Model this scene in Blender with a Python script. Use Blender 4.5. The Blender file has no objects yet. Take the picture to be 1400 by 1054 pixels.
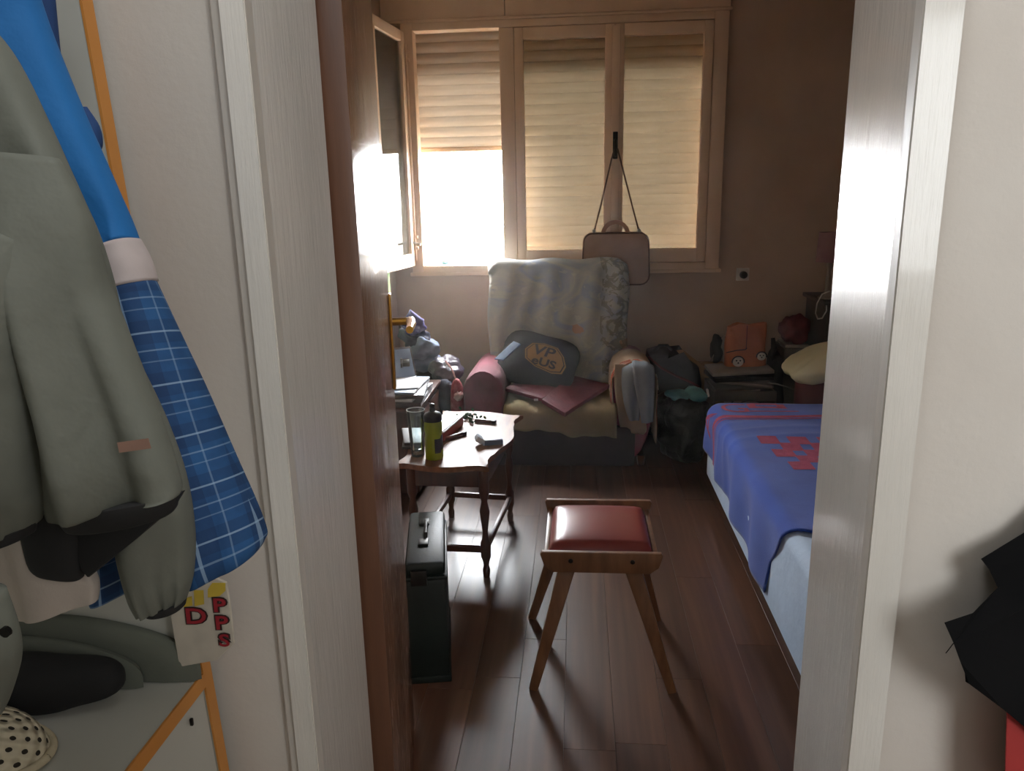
import bpy, bmesh, math, random
import numpy as np
from mathutils import Vector, Matrix, Euler
random.seed(7)
C = bpy.context.scene.collection
PI = math.pi
SC = bpy.context.scene

# ------------------------------------------------------------------ camera
F = 1035.0; EYE = Vector((0, 0, 1.5))
_D = Vector((90, -258, F)); _N = Vector((90, (8100 + F * F) / 258.0, F))
_Y = _D.normalized(); _Z = -_N.normalized(); _X = _Y.cross(_Z)
CAMM = Matrix((_X, _Y, _Z))                     # image axes (right, down, forward) -> room axes
cam = bpy.data.cameras.new('camera'); camo = bpy.data.objects.new('camera', cam); C.objects.link(camo)
r_, u_, b_ = CAMM @ Vector((1, 0, 0)), CAMM @ Vector((0, -1, 0)), CAMM @ Vector((0, 0, -1))
camo.matrix_world = Matrix(((r_.x, u_.x, b_.x, 0), (r_.y, u_.y, b_.y, 0), (r_.z, u_.z, b_.z, 1.5), (0, 0, 0, 1)))
cam.sensor_fit = 'HORIZONTAL'; cam.sensor_width = 36; cam.lens = F / 1400 * 36; cam.clip_start = 0.02
SC.camera = camo

# ------------------------------------------------------------------ light
SC.view_settings.view_transform = 'Standard'; SC.view_settings.look = 'None'
SC.view_settings.gamma = 1; SC.view_settings.use_curve_mapping = False
SC.view_settings.exposure = 0.0
w = bpy.data.worlds.new('sky'); SC.world = w; w.use_nodes = True
wn = w.node_tree.nodes; wl = w.node_tree.links
bg = wn['Background']; bg.inputs[0].default_value = (0.93, 0.965, 1.0, 1); bg.inputs[1].default_value = 105.0

def area(name, loc, target, sx, sy, power, col, portal=False):
    l = bpy.data.lights.new(name, 'AREA'); l.shape = 'RECTANGLE'; l.size = sx; l.size_y = sy
    l.energy = power; l.color = col
    o = bpy.data.objects.new(name, l); C.objects.link(o); o.location = loc
    o.rotation_euler = (Vector(target) - Vector(loc)).to_track_quat('-Z', 'Y').to_euler()
    if portal: l.cycles.is_portal = True
    return o
area('window_portal', (-0.08, 5.19, 1.76), (-0.08, 0, 1.76), 2.1, 1.5, 1, (1, 1, 1), True)
area('hall_daylight', (1.35, -1.3, 2.0), (0.35, 0.9, 1.15), 0.9, 1.1, 36, (0.95, 0.98, 1.0))
area('hall_fill_light', (-0.1, 0.3, 2.58), (-0.1, 0.3, 0), 0.5, 0.5, 8, (0.97, 0.99, 1.0))  # added fill for jambs and shadows, no fixture here
SC.cycles.max_bounces = 10; SC.cycles.diffuse_bounces = 6; SC.cycles.glossy_bounces = 4
SC.cycles.transmission_bounces = 6; SC.cycles.transparent_max_bounces = 10
SC.cycles.sample_clamp_indirect = 6.0

# ------------------------------------------------------------------ pixel of the 1400x1054 photograph -> point in the room
def ray(x, y): return CAMM @ Vector((x - 700, y - 527, F))
def at(x, y, Y):
    r = ray(x, y); return EYE + r * (Y / r.y)
def atz(x, y, Z):
    r = ray(x, y); return EYE + r * ((Z - 1.5) / r.z)
def atx(x, y, X):
    r = ray(x, y); return EYE + r * (X / r.x)

# ------------------------------------------------------------------ materials
def lin(c):
    return tuple(((v / 255) / 12.92 if v / 255 <= .04045 else ((v / 255 + .055) / 1.055) ** 2.4) for v in c)
MATS = {}
def newmat(name):
    m = bpy.data.materials.new(name); m.use_nodes = True
    nt = m.node_tree; nt.nodes.clear()
    out = nt.nodes.new('ShaderNodeOutputMaterial'); b = nt.nodes.new('ShaderNodeBsdfPrincipled')
    nt.links.new(b.outputs[0], out.inputs[0]); MATS[name] = m
    return m, nt, b, out
def coords(nt, scale=(1, 1, 1), kind='Object', rot=(0, 0, 0)):
    t = nt.nodes.new('ShaderNodeTexCoord'); mp = nt.nodes.new('ShaderNodeMapping')
    mp.inputs['Scale'].default_value = scale; mp.inputs['Rotation'].default_value = rot
    nt.links.new(t.outputs[kind], mp.inputs[0]); return mp.outputs[0]
def noise(nt, vec, scale, detail=4, rough=.55, dist=0):
    n = nt.nodes.new('ShaderNodeTexNoise'); n.inputs['Scale'].default_value = scale; n.inputs['Detail'].default_value = detail
    n.inputs['Roughness'].default_value = rough; n.inputs['Distortion'].default_value = dist
    nt.links.new(vec, n.inputs['Vector']); return n.outputs['Fac']
def ramp(nt, fac, stops, interp='LINEAR'):
    r = nt.nodes.new('ShaderNodeValToRGB'); e = r.color_ramp.elements; r.color_ramp.interpolation = interp
    while len(e) < len(stops): e.new(.5)
    for i, (p, c) in enumerate(stops): e[i].position = p; e[i].color = (*lin(c), 1)
    nt.links.new(fac, r.inputs[0]); return r.outputs[0]
def bump(nt, b, h, strength, dist=.005):
    n = nt.nodes.new('ShaderNodeBump'); n.inputs['Strength'].default_value = strength; n.inputs['Distance'].default_value = dist
    nt.links.new(h, n.inputs['Height']); nt.links.new(n.outputs[0], b.inputs['Normal'])
def mix(nt, fac, a, c, blend='MIX'):
    n = nt.nodes.new('ShaderNodeMix'); n.data_type = 'RGBA'; n.blend_type = blend
    for sock, v in ((n.inputs[0], fac), (n.inputs[6], a), (n.inputs[7], c)):
        if isinstance(v, (int, float)): sock.default_value = v
        elif isinstance(v, tuple): sock.default_value = (*lin(v), 1)
        else: nt.links.new(v, sock)
    return n.outputs[2]
def math_(nt, op, a, b=None):
    n = nt.nodes.new('ShaderNodeMath'); n.operation = op
    for i, v in enumerate((a, b)):
        if v is None: continue
        if isinstance(v, (int, float)): n.inputs[i].default_value = v
        else: nt.links.new(v, n.inputs[i])
    return n.outputs[0]
def mat(name, c, rough=.6, var=.18, scale=6, bmp=.15, bscale=60, metal=0, coat=0, stretch=(1, 1, 1), c2=None, spec=.5, sheen=0, bdist=.004, detail=4):
    """one painted, woven, wooden or metal surface: two tones mixed by noise, fine relief from a second noise"""
    if name in MATS: return MATS[name]
    m, nt, b, out = newmat(name)
    v = coords(nt, stretch)
    lo = tuple(max(0, x * (1 - var)) for x in c); hi = tuple(min(255, x * (1 + var * .7)) for x in c)
    if c2: lo, hi = c, c2
    col = ramp(nt, noise(nt, v, scale, detail), [(.32, lo), (.68, hi)])
    nt.links.new(col, b.inputs['Base Color'])
    b.inputs['Roughness'].default_value = rough; b.inputs['Metallic'].default_value = metal
    b.inputs['Specular IOR Level'].default_value = spec
    b.inputs['Coat Weight'].default_value = coat; b.inputs['Coat Roughness'].default_value = .15
    if sheen: b.inputs['Sheen Weight'].default_value = sheen
    if bmp: bump(nt, b, noise(nt, v, bscale, 5), bmp, bdist)
    return m

# ------------------------------------------------------------------ mesh tools
class B:
    """collects shapes into one bmesh"""
    def __init__(s): s.bm = bmesh.new(); s.uv = s.bm.loops.layers.uv.new('UVMap')
    def box(s, c, size, bevel=0, rot=None, seg=2, taper=None):
        r = bmesh.ops.create_cube(s.bm, size=1); vs = r['verts']
        for v in vs:
            k = (taper if taper and v.co.z > 0 else (1, 1))
            v.co = Vector((v.co.x * size[0] * k[0], v.co.y * size[1] * k[1], v.co.z * size[2]))
        M = (rot.to_matrix().to_4x4() if isinstance(rot, Euler) else (rot.to_4x4() if rot is not None else Matrix.Identity(4)))
        if bevel:
            es = list({e for v in vs for e in v.link_edges})
            q = bmesh.ops.bevel(s.bm, geom=es, offset=bevel, segments=seg, affect='EDGES', profile=.5)
            vs = list({v for f in q['faces'] for v in f.verts} | {v for v in vs if v.is_valid})
        for v in vs: v.co = (M @ v.co) + Vector(c)
        return s
    def bar(s, p0, p1, w, d, bevel=0, up=(0, 0, 1), w1=None, d1=None):
        """square bar from p0 to p1, w across, d deep, tapering to w1, d1"""
        p0, p1 = Vector(p0), Vector(p1); z = (p1 - p0).normalized(); x = Vector(up).cross(z)
        if x.length < 1e-4: x = Vector((1, 0, 0)).cross(z)
        if x.length < 1e-4: x = Vector((0, 1, 0)).cross(z)
        x.normalize(); y = z.cross(x); w1 = w1 or w; d1 = d1 or d
        lo = [s.bm.verts.new(p0 + x * a * w / 2 + y * b * d / 2) for a, b in ((-1, -1), (1, -1), (1, 1), (-1, 1))]
        hi = [s.bm.verts.new(p1 + x * a * w1 / 2 + y * b * d1 / 2) for a, b in ((-1, -1), (1, -1), (1, 1), (-1, 1))]
        fs = [s.bm.faces.new(lo[::-1]), s.bm.faces.new(hi)]
        for i in range(4): fs.append(s.bm.faces.new((lo[i], lo[(i + 1) % 4], hi[(i + 1) % 4], hi[i])))
        if bevel: bmesh.ops.bevel(s.bm, geom=list({e for f in fs for e in f.edges}), offset=bevel, segments=2, affect='EDGES', profile=.5)
        return s
    def tube(s, pts, r, seg=8, caps=True):
        pts = [Vector(p) for p in pts]; n = len(pts); rings = []
        rad = r if isinstance(r, (list, tuple)) else [r] * n
        prev = None
        for i, p in enumerate(pts):
            t = (pts[min(i + 1, n - 1)] - pts[max(i - 1, 0)]).normalized()
            if prev is None:
                x = t.cross(Vector((0, 0, 1)))
                if x.length < .05: x = t.cross(Vector((0, 1, 0)))
            else: x = prev - t * prev.dot(t)
            x.normalize(); prev = x; y = t.cross(x)
            rings.append([s.bm.verts.new(p + (x * math.cos(2 * PI * k / seg) + y * math.sin(2 * PI * k / seg)) * rad[i]) for k in range(seg)])
        for a, b in zip(rings, rings[1:]):
            for k in range(seg): s.bm.faces.new((a[k], a[(k + 1) % seg], b[(k + 1) % seg], b[k]))
        if caps: s.bm.faces.new(rings[0][::-1]); s.bm.faces.new(rings[-1])
        return s
    def lathe(s, prof, c, seg=20, axis=None):
        """prof: (radius, height) from bottom to top round a vertical axis at c"""
        c = Vector(c); M = axis.to_matrix() if axis else Matrix.Identity(3); rings = []
        for r, z in prof:
            rings.append([s.bm.verts.new(c + M @ Vector((r * math.cos(2 * PI * k / seg), r * math.sin(2 * PI * k / seg), z))) for k in range(seg)])
        for a, b in zip(rings, rings[1:]):
            for k in range(seg): s.bm.faces.new((a[k], a[(k + 1) % seg], b[(k + 1) % seg], b[k]))
        s.bm.faces.new(rings[0][::-1]); s.bm.faces.new(rings[-1])
        return s
    def prism(s, pts, off, bevel=0):
        """solid between the outline pts and the same outline moved by off"""
        off = Vector(off); a = [s.bm.verts.new(Vector(p)) for p in pts]; b = [s.bm.verts.new(Vector(p) + off) for p in pts]
        fs = [s.bm.faces.new(a), s.bm.faces.new(b[::-1])]; n = len(a)
        for i in range(n): fs.append(s.bm.faces.new((a[i], b[i], b[(i + 1) % n], a[(i + 1) % n])))
        if bevel: bmesh.ops.bevel(s.bm, geom=list({e for f in fs[:2] for e in f.edges}), offset=bevel, segments=2, affect='EDGES', profile=.5)
        return s
    def grid(s, P, close_u=False, cap=False, uvs=None):
        """P[v][u] points"""
        V = [[s.bm.verts.new(Vector(p)) for p in row] for row in P]; nu = len(P[0]); nv = len(P)
        for j in range(nv - 1):
            for i in range(nu if close_u else nu - 1):
                k = (i + 1) % nu
                f = s.bm.faces.new((V[j][i], V[j][k], V[j + 1][k], V[j + 1][i]))
                if uvs is not None:
                    for lp, (jj, ii) in zip(f.loops, ((j, i), (j, k), (j + 1, k), (j + 1, i))): lp[s.uv].uv = uvs[jj][ii]
        if cap:
            for row, rev in ((V[0], True), (V[-1], False)):
                c = s.bm.verts.new(sum((v.co for v in row), Vector()) / nu)
                ur = None if uvs is None else (uvs[0] if rev else uvs[-1])
                for i in range(nu):
                    k = (i + 1) % nu
                    f = s.bm.faces.new((c, row[k], row[i]) if rev else (c, row[i], row[k]))
                    if ur is not None:
                        for lp, q in zip(f.loops, (i, k, i) if rev else (i, i, k)): lp[s.uv].uv = ur[q]
        return s
    def sheet(s, P, th, uvs=None):
        """cloth of thickness th: the grid, its offset twin and a rim"""
        nv, nu = len(P), len(P[0]); A = np.array([[tuple(p) for p in row] for row in P])
        du = np.gradient(A, axis=1); dv = np.gradient(A, axis=0); n = np.cross(du, dv)
        n /= (np.linalg.norm(n, axis=2, keepdims=True) + 1e-9)
        Bk = A - n * th
        V = [[s.bm.verts.new(A[j, i]) for i in range(nu)] for j in range(nv)]
        W = [[s.bm.verts.new(Bk[j, i]) for i in range(nu)] for j in range(nv)]
        for j in range(nv - 1):
            for i in range(nu - 1):
                f = s.bm.faces.new((V[j][i], V[j][i + 1], V[j + 1][i + 1], V[j + 1][i]))
                g = s.bm.faces.new((W[j][i], W[j + 1][i], W[j + 1][i + 1], W[j][i + 1]))
                if uvs is not None:
                    for lp, (jj, ii) in zip(f.loops, ((j, i), (j, i + 1), (j + 1, i + 1), (j + 1, i))): lp[s.uv].uv = uvs[jj][ii]
                    for lp, (jj, ii) in zip(g.loops, ((j, i), (j + 1, i), (j + 1, i + 1), (j, i + 1))): lp[s.uv].uv = uvs[jj][ii]
        rim = [(0, i) for i in range(nu)] + [(j, nu - 1) for j in range(1, nv)] + [(nv - 1, i) for i in range(nu - 2, -1, -1)] + [(j, 0) for j in range(nv - 2, 0, -1)]
        for k in range(len(rim)):
            a, b = rim[k], rim[(k + 1) % len(rim)]
            s.bm.faces.new((V[b[0]][b[1]], V[a[0]][a[1]], W[a[0]][a[1]], W[b[0]][b[1]]))
        return s
    def soft(s, c, size, rot=None, e=2.6, pinch=0, nu=32, nv=18, lump=0, seed=0):
        """superellipsoid cushion; lump adds uneven stuffing"""
        from mathutils import noise as mn
        M = rot.to_matrix() if rot else Matrix.Identity(3); P = []
        sg = lambda x, p: math.copysign(abs(x) ** p, x)
        for j in range(nv + 1):
            ph = -PI / 2 + PI * j / nv; row = []
            for i in range(nu):
                th = 2 * PI * i / nu; q = 2 / e
                x = sg(math.cos(ph), q) * sg(math.cos(th), q); y = sg(math.cos(ph), q) * sg(math.sin(th), q); z = sg(math.sin(ph), q)
                p = Vector((x * size[0] / 2, y * size[1] / 2, z * size[2] / 2))
                if pinch:
                    r = min(1, max(abs(x), abs(y))); corner = abs(x * y)
                    p.z *= 1 - pinch * r ** 3; p.x *= 1 + .10 * corner; p.y *= 1 + .10 * corner
                if lump:
                    d = mn.noise(p * (3.2 / max(size)) * 1.5 + Vector((seed, seed * 2.1, 0))) ; p += p.normalized() * d * lump
                row.append(M @ p + Vector(c))
            P.append(row)
        return s.grid(P, close_u=True)
    def slab(s, pts, Y0, Y1, k=.97, bevel=0):
        """solid piece of cloth or card from its outline at depth Y0, a little smaller at its back, depth Y1"""
        Ys = Y0 if isinstance(Y0, (list, tuple)) else [Y0] * len(pts); Ye = Y1 if isinstance(Y1, (list, tuple)) else [Y1] * len(pts)
        f = [at(x, y, Y) for (x, y), Y in zip(pts, Ys)]; cx = sum(p[0] for p in pts) / len(pts); cy = sum(p[1] for p in pts) / len(pts)
        g = [at(cx + (x - cx) * k, cy + (y - cy) * k, Y) for (x, y), Y in zip(pts, Ye)]; n = len(pts)
        A = [s.bm.verts.new(p) for p in f]; Bv = [s.bm.verts.new(p) for p in g]
        fs = [s.bm.faces.new(A), s.bm.faces.new(Bv[::-1])]
        for i in range(n): s.bm.faces.new((A[i], Bv[i], Bv[(i + 1) % n], A[(i + 1) % n]))
        if bevel: bmesh.ops.bevel(s.bm, geom=list(fs[0].edges), offset=bevel, segments=2, affect='EDGES', profile=.5)
        return s
    def build(s, name, m, parent=None, loc=None, smooth=35, local=False):
        bmesh.ops.remove_doubles(s.bm, verts=s.bm.verts, dist=1e-5)
        bmesh.ops.recalc_face_normals(s.bm, faces=s.bm.faces)
        off = WLOC.get(parent.name, Vector()) if parent else (Vector(loc) if loc else Vector())
        if not local:
            for v in s.bm.verts: v.co -= off
        me = bpy.data.meshes.new(name); s.bm.to_mesh(me); s.bm.free()
        for p in me.polygons: p.use_smooth = smooth > 0
        if 0 < smooth < 180: me.set_sharp_from_angle(angle=math.radians(smooth))
        me.materials.append(m if not isinstance(m, str) else MATS[m])
        o = bpy.data.objects.new(name, me); C.objects.link(o)
        if parent: o.parent = parent; WLOC[o.name] = off
        elif loc: o.location = loc; WLOC[o.name] = off
        return o
WLOC = {}
def tag(o, label, cat, group=None, kind=None):
    if label: o['label'] = label
    if cat: o['category'] = cat
    if group: o['group'] = group
    if kind: o['kind'] = kind
    return o
def thing(name, loc, label, cat, group=None, rot=None):
    o = bpy.data.objects.new(name, None); C.objects.link(o); o.location = loc; o.empty_display_size = .05
    if rot: o.rotation_euler = rot
    WLOC[o.name] = Vector(loc); return tag(o, label, cat, group)
def setting(name, loc=(0, 0, 0), rot=None):
    o = bpy.data.objects.new(name, None); C.objects.link(o); o.location = loc
    if rot: o.rotation_euler = rot
    WLOC[o.name] = Vector(loc); o['kind'] = 'structure'; return o
def struct(o): o['kind'] = 'structure'; return o
def copy_of(o, parent, loc):
    c = o.copy(); C.objects.link(c); c.parent = parent; c.location = loc; WLOC[c.name] = WLOC.get(parent.name, Vector()) if parent else Vector(); return c
def catmull(rows, n):
    A = np.array(rows, float); k = len(A); out = []
    for t in np.linspace(0, k - 1, n):
        i = min(int(t), k - 2); f = t - i
        p0, p1, p2, p3 = A[max(i - 1, 0)], A[i], A[i + 1], A[min(i + 2, k - 1)]
        out.append(.5 * ((2 * p1) + (-p0 + p2) * f + (2 * p0 - 5 * p1 + 4 * p2 - p3) * f ** 2 + (-p0 + 3 * p1 - 3 * p2 + p3) * f ** 3))
    return np.array(out)
def garment(b, rows, folds=(), nu=56, nv=40, hem=0, cap=True, sq=.75):
    """hanging cloth tube. rows: (left point, right point, depth) from top to bottom; folds: (count, amplitude, phase, drift, start)"""
    R = catmull([(*r[0], *r[1], r[2]) for r in rows], nv)
    P, UV = [], []; length = 0
    for j in range(nv):
        L, Rr, d = Vector(R[j, :3]), Vector(R[j, 3:6]), R[j, 6]; mid = (L + Rr) / 2; half = (Rr - L) / 2
        j0, j1 = max(j - 1, 0), min(j + 1, nv - 1)
        down = Vector((R[j1, :3] + R[j1, 3:6] - R[j0, :3] - R[j0, 3:6]) / 2)
        if j: length += (mid - pm).length
        pm = mid
        n = half.cross(down).normalized()
        if n.dot(EYE - mid) < 0: n = -n
        v = j / (nv - 1); row, uv = [], []
        for i in range(nu):
            a = 2 * PI * i / nu; x, y = math.cos(a), math.sin(a)
            o = math.copysign(abs(y) ** sq, y) * d / 2
            for cnt, amp, ph, drift, start in folds:
                k = max(0, min(1, (v - start) / .35 + (.15 if start <= 0 else 0)))
                wv = math.sin(cnt * x + ph + drift * v); wv = math.copysign(abs(wv) ** .8, wv)
                o += amp * k * wv * (1 - .5 * abs(x) ** 4)
            row.append(mid + half * x + n * o); uv.append((half.length * (1 - 2 * min(a, 2 * PI - a) / PI), -length))
        P.append(row); UV.append(uv)
    return b.grid(P, close_u=True, cap=cap, uvs=UV)
def drape(P0, n_u, n_v): pass
def lettering(txt, size, place, name, m, parent, extrude=0.0, bold=0.0, spacing=1.0):
    """letters as a mesh; place maps (x, y) in metres to a point in the room"""
    cu = bpy.data.curves.new('letters', 'FONT'); cu.body = txt; cu.size = size; cu.align_x = 'CENTER'; cu.align_y = 'CENTER'
    cu.offset = bold; cu.resolution_u = 3; cu.space_line = .85; cu.space_character = spacing
    o = bpy.data.objects.new('letters', cu); C.objects.link(o)
    dg = bpy.context.evaluated_depsgraph_get(); me = bpy.data.meshes.new_from_object(o.evaluated_get(dg))
    bm = bmesh.new(); bm.from_mesh(me); bpy.data.objects.remove(o); bpy.data.meshes.remove(me); bpy.data.curves.remove(cu)
    bmesh.ops.triangulate(bm, faces=bm.faces)
    bmesh.ops.subdivide_edges(bm, edges=[e for e in bm.edges if e.calc_length() > size * .25], cuts=2)
    off = WLOC.get(parent.name, Vector()) if parent else Vector()
    for v in bm.verts: v.co = Vector(place(v.co.x, v.co.y)) - off
    me = bpy.data.meshes.new(name); bm.to_mesh(me); bm.free(); me.materials.append(m)
    o = bpy.data.objects.new(name, me); C.objects.link(o); o.parent = parent; WLOC[o.name] = off
    return o

# ================================================================== materials of the place
mat('room_wall', (180, 158, 138), .8, c2=(198, 176, 155), scale=2.2, bmp=.25, bscale=120)
mat('hall_wall', (192, 184, 175), .75, c2=(204, 198, 190), scale=2.5, bmp=.12, bscale=90)
mat('hall_dim', (196, 188, 178), .8)
mat('ceiling_paint', (190, 180, 165), .85)
mat('window_paint', (222, 194, 164), .42, c2=(234, 210, 182), scale=5, bmp=.12, bscale=50, stretch=(1, 1, .3))
mat('concrete', (150, 145, 138), .9)
mat('dark_wood', (58, 30, 18), .35, c2=(84, 44, 26), scale=7, stretch=(6, 6, .6), bmp=.1)
mat('table_wood', (104, 64, 40), .5, c2=(138, 92, 60), scale=5, stretch=(7, .8, 7), bmp=.08, bscale=30, spec=.16)
mat('stool_wood', (106, 70, 45), .4, c2=(132, 92, 61), scale=6, stretch=(6, 6, 1), bmp=.08)
mat('brass', (190, 140, 60), .28, metal=1, bmp=.02)
mat('dark_metal', (40, 38, 36), .4, metal=.8, bmp=.02)
mat('steel', (150, 150, 148), .3, metal=1, bmp=.02)
mat('black_plastic', (16, 16, 17), .45, bmp=.1)
mat('white_plastic', (205, 200, 190), .4, bmp=.03)
mat('white_sheet', (186, 206, 230), .8, var=.05, scale=3, bmp=.35, bscale=14, bdist=.012)
mat('paper', (196, 198, 202), .7, var=.08, bmp=.05)
def gloss_paint(name, c, c2, stretch, rough, coat=.35):
    m, nt, b, out = newmat(name); v = coords(nt, stretch)
    nt.links.new(ramp(nt, noise(nt, coords(nt, (1, 1, .5)), 4, 5), [(.35, c), (.65, c2)]), b.inputs['Base Color'])
    n1 = noise(nt, v, 26, 6, .65); nt.links.new(math_(nt, 'ADD', math_(nt, 'MULTIPLY', n1, .22), rough - .1), b.inputs['Roughness'])
    bump(nt, b, math_(nt, 'ADD', math_(nt, 'MULTIPLY', noise(nt, coords(nt, (2, 2, 1)), 18, 4), .8), n1), .28, .004)
    b.inputs['Coat Weight'].default_value = coat; b.inputs['Coat Roughness'].default_value = .08
    return m
gloss_paint('jamb_paint', (202, 198, 190), (216, 212, 205), (5, 5, .35), .2)
gloss_paint('door_varnish', (106, 74, 55), (136, 100, 77), (8, 8, .35), .24, .12)
mat('casing_paint', (188, 182, 172), .42, c2=(204, 198, 190), scale=4, bmp=.25, bscale=30, stretch=(1, 1, .25))
def plank_mat():
    m, nt, b, out = newmat('laminate')
    oi = nt.nodes.new('ShaderNodeObjectInfo'); v = coords(nt, (12, .45, 9))
    add = nt.nodes.new('ShaderNodeVectorMath'); add.operation = 'ADD'; nt.links.new(v, add.inputs[0])
    cmb = nt.nodes.new('ShaderNodeCombineXYZ'); nt.links.new(math_(nt, 'MULTIPLY', oi.outputs['Random'], 40), cmb.inputs[0]); nt.links.new(cmb.outputs[0], add.inputs[1])
    g = noise(nt, add.outputs[0], 3.0, 4, .5)
    col = ramp(nt, g, [(.3, (74, 49, 37)), (.5, (85, 57, 43)), (.7, (97, 66, 49))])
    hv = nt.nodes.new('ShaderNodeHueSaturation'); nt.links.new(col, hv.inputs['Color'])
    nt.links.new(math_(nt, 'ADD', math_(nt, 'MULTIPLY', oi.outputs['Random'], .34), .80), hv.inputs['Value'])
    nt.links.new(hv.outputs[0], b.inputs['Base Color'])
    b.inputs['Roughness'].default_value = .33; b.inputs['Specular IOR Level'].default_value = .42
plank_mat()
def slat_mat():
    m, nt, b, out = newmat('shutter_slat')
    col = ramp(nt, noise(nt, coords(nt, (.5, 1, 6)), 6, 4), [(.3, (200, 191, 178)), (.7, (218, 210, 198))])
    tr = nt.nodes.new('ShaderNodeBsdfTranslucent'); nt.links.new(col, tr.inputs[0]); nt.links.new(col, b.inputs['Base Color'])
    b.inputs['Roughness'].default_value = .5
    ms = nt.nodes.new('ShaderNodeMixShader'); ms.inputs[0].default_value = .135
    nt.links.new(b.outputs[0], ms.inputs[1]); nt.links.new(tr.outputs[0], ms.inputs[2]); nt.links.new(ms.outputs[0], out.inputs[0])
slat_mat()
def glass_mat(name, tint, dust, dustc):
    m, nt, b, out = newmat(name); nt.nodes.remove(b)
    t = nt.nodes.new('ShaderNodeBsdfTransparent'); t.inputs[0].default_value = (*lin(tint), 1)
    g = nt.nodes.new('ShaderNodeBsdfGlossy'); g.inputs['Roughness'].default_value = .04
    lw = nt.nodes.new('ShaderNodeFresnel'); lw.inputs[0].default_value = 1.45
    ms = nt.nodes.new('ShaderNodeMixShader'); nt.links.new(lw.outputs[0], ms.inputs[0]); nt.links.new(t.outputs[0], ms.inputs[1]); nt.links.new(g.outputs[0], ms.inputs[2])
    d = nt.nodes.new('ShaderNodeBsdfDiffuse'); d.inputs[0].default_value = (*lin(dustc), 1)
    tl = nt.nodes.new('ShaderNodeBsdfTranslucent'); tl.inputs[0].default_value = (*lin(dustc), 1)
    ad = nt.nodes.new('ShaderNodeMixShader'); nt.links.new(d.outputs[0], ad.inputs[1]); nt.links.new(tl.outputs[0], ad.inputs[2])
    m2 = nt.nodes.new('ShaderNodeMixShader'); nz = noise(nt, coords(nt), 7, 5)
    nt.links.new(math_(nt, 'MULTIPLY', nz, dust * 2), m2.inputs[0]); nt.links.new(ms.outputs[0], m2.inputs[1]); nt.links.new(ad.outputs[0], m2.inputs[2])
    nt.links.new(m2.outputs[0], out.inputs[0])
glass_mat('window_glass', (232, 230, 224), .07, (200, 190, 172))
glass_mat('tumbler_glass', (236, 240, 240), .02, (200, 200, 200))
def plaid_mat():
    m, nt, b, out = newmat('plaid'); uv = coords(nt, (1, 1, 1), 'UV')
    s = nt.nodes.new('ShaderNodeSeparateXYZ'); nt.links.new(uv, s.inputs[0])
    def stripe(sock, period, width, ph=0):
        f = math_(nt, 'FRACT', math_(nt, 'ADD', math_(nt, 'DIVIDE', sock, period), ph))
        return math_(nt, 'LESS_THAN', f, width)
    base = ramp(nt, noise(nt, coords(nt), 30, 3), [(.3, (24, 66, 112)), (.7, (32, 82, 132))])
    c = mix(nt, math_(nt, 'MULTIPLY', stripe(s.outputs[0], .040, .42, .1), .45), base, (15, 40, 78))
    c = mix(nt, math_(nt, 'MULTIPLY', stripe(s.outputs[1], .052, .45, .2), .4), c, (15, 42, 80))
    for sock, per, wd, ph, st in ((s.outputs[0], .040, .045, 0, .55), (s.outputs[1], .052, .035, 0, .55), (s.outputs[1], .052, .03, .34, .35), (s.outputs[1], .052, .025, .55, .25), (s.outputs[0], .040, .03, .5, .25)):
        c = mix(nt, math_(nt, 'MULTIPLY', stripe(sock, per, wd, ph), st), c, (150, 178, 205))
    nt.links.new(c, b.inputs['Base Color']); b.inputs['Roughness'].default_value = .85
    bump(nt, b, noise(nt, coords(nt), 240, 2), .2, .001)
plaid_mat()
def floral_mat():
    m, nt, b, out = newmat('floral_throw'); v = coords(nt, (1, 1, 1), 'UV')
    n1 = noise(nt, v, 4.5, 3, .5, 1.2); n2 = noise(nt, v, 14, 5, .6, .8)
    base = ramp(nt, n1, [(.3, (138, 146, 150)), (.48, (164, 162, 150)), (.62, (132, 144, 162)), (.75, (154, 154, 138))])  # pattern contrast lowered to imitate glare over the chair
    vo = nt.nodes.new('ShaderNodeTexVoronoi'); vo.inputs['Scale'].default_value = 3.4; nt.links.new(v, vo.inputs['Vector'])
    blob = math_(nt, 'LESS_THAN', math_(nt, 'ADD', vo.outputs['Distance'], math_(nt, 'MULTIPLY', n2, .25)), .235)
    c = mix(nt, math_(nt, 'MULTIPLY', blob, .75), base, (168, 122, 84))
    s = nt.nodes.new('ShaderNodeSeparateXYZ'); nt.links.new(v, s.inputs[0])
    edge = math_(nt, 'MULTIPLY', math_(nt, 'GREATER_THAN', s.outputs[0], .70), math_(nt, 'GREATER_THAN', n2, .5))
    c = mix(nt, math_(nt, 'MULTIPLY', edge, .6), c, (92, 92, 74))
    c = mix(nt, math_(nt, 'MULTIPLY', math_(nt, 'GREATER_THAN', n2, .62), .4), c, (186, 184, 168))
    nt.links.new(c, b.inputs['Base Color']); b.inputs['Roughness'].default_value = .85; b.inputs['Sheen Weight'].default_value = .15
    bump(nt, b, noise(nt, v, 90, 3), .15, .003)
floral_mat()
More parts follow.
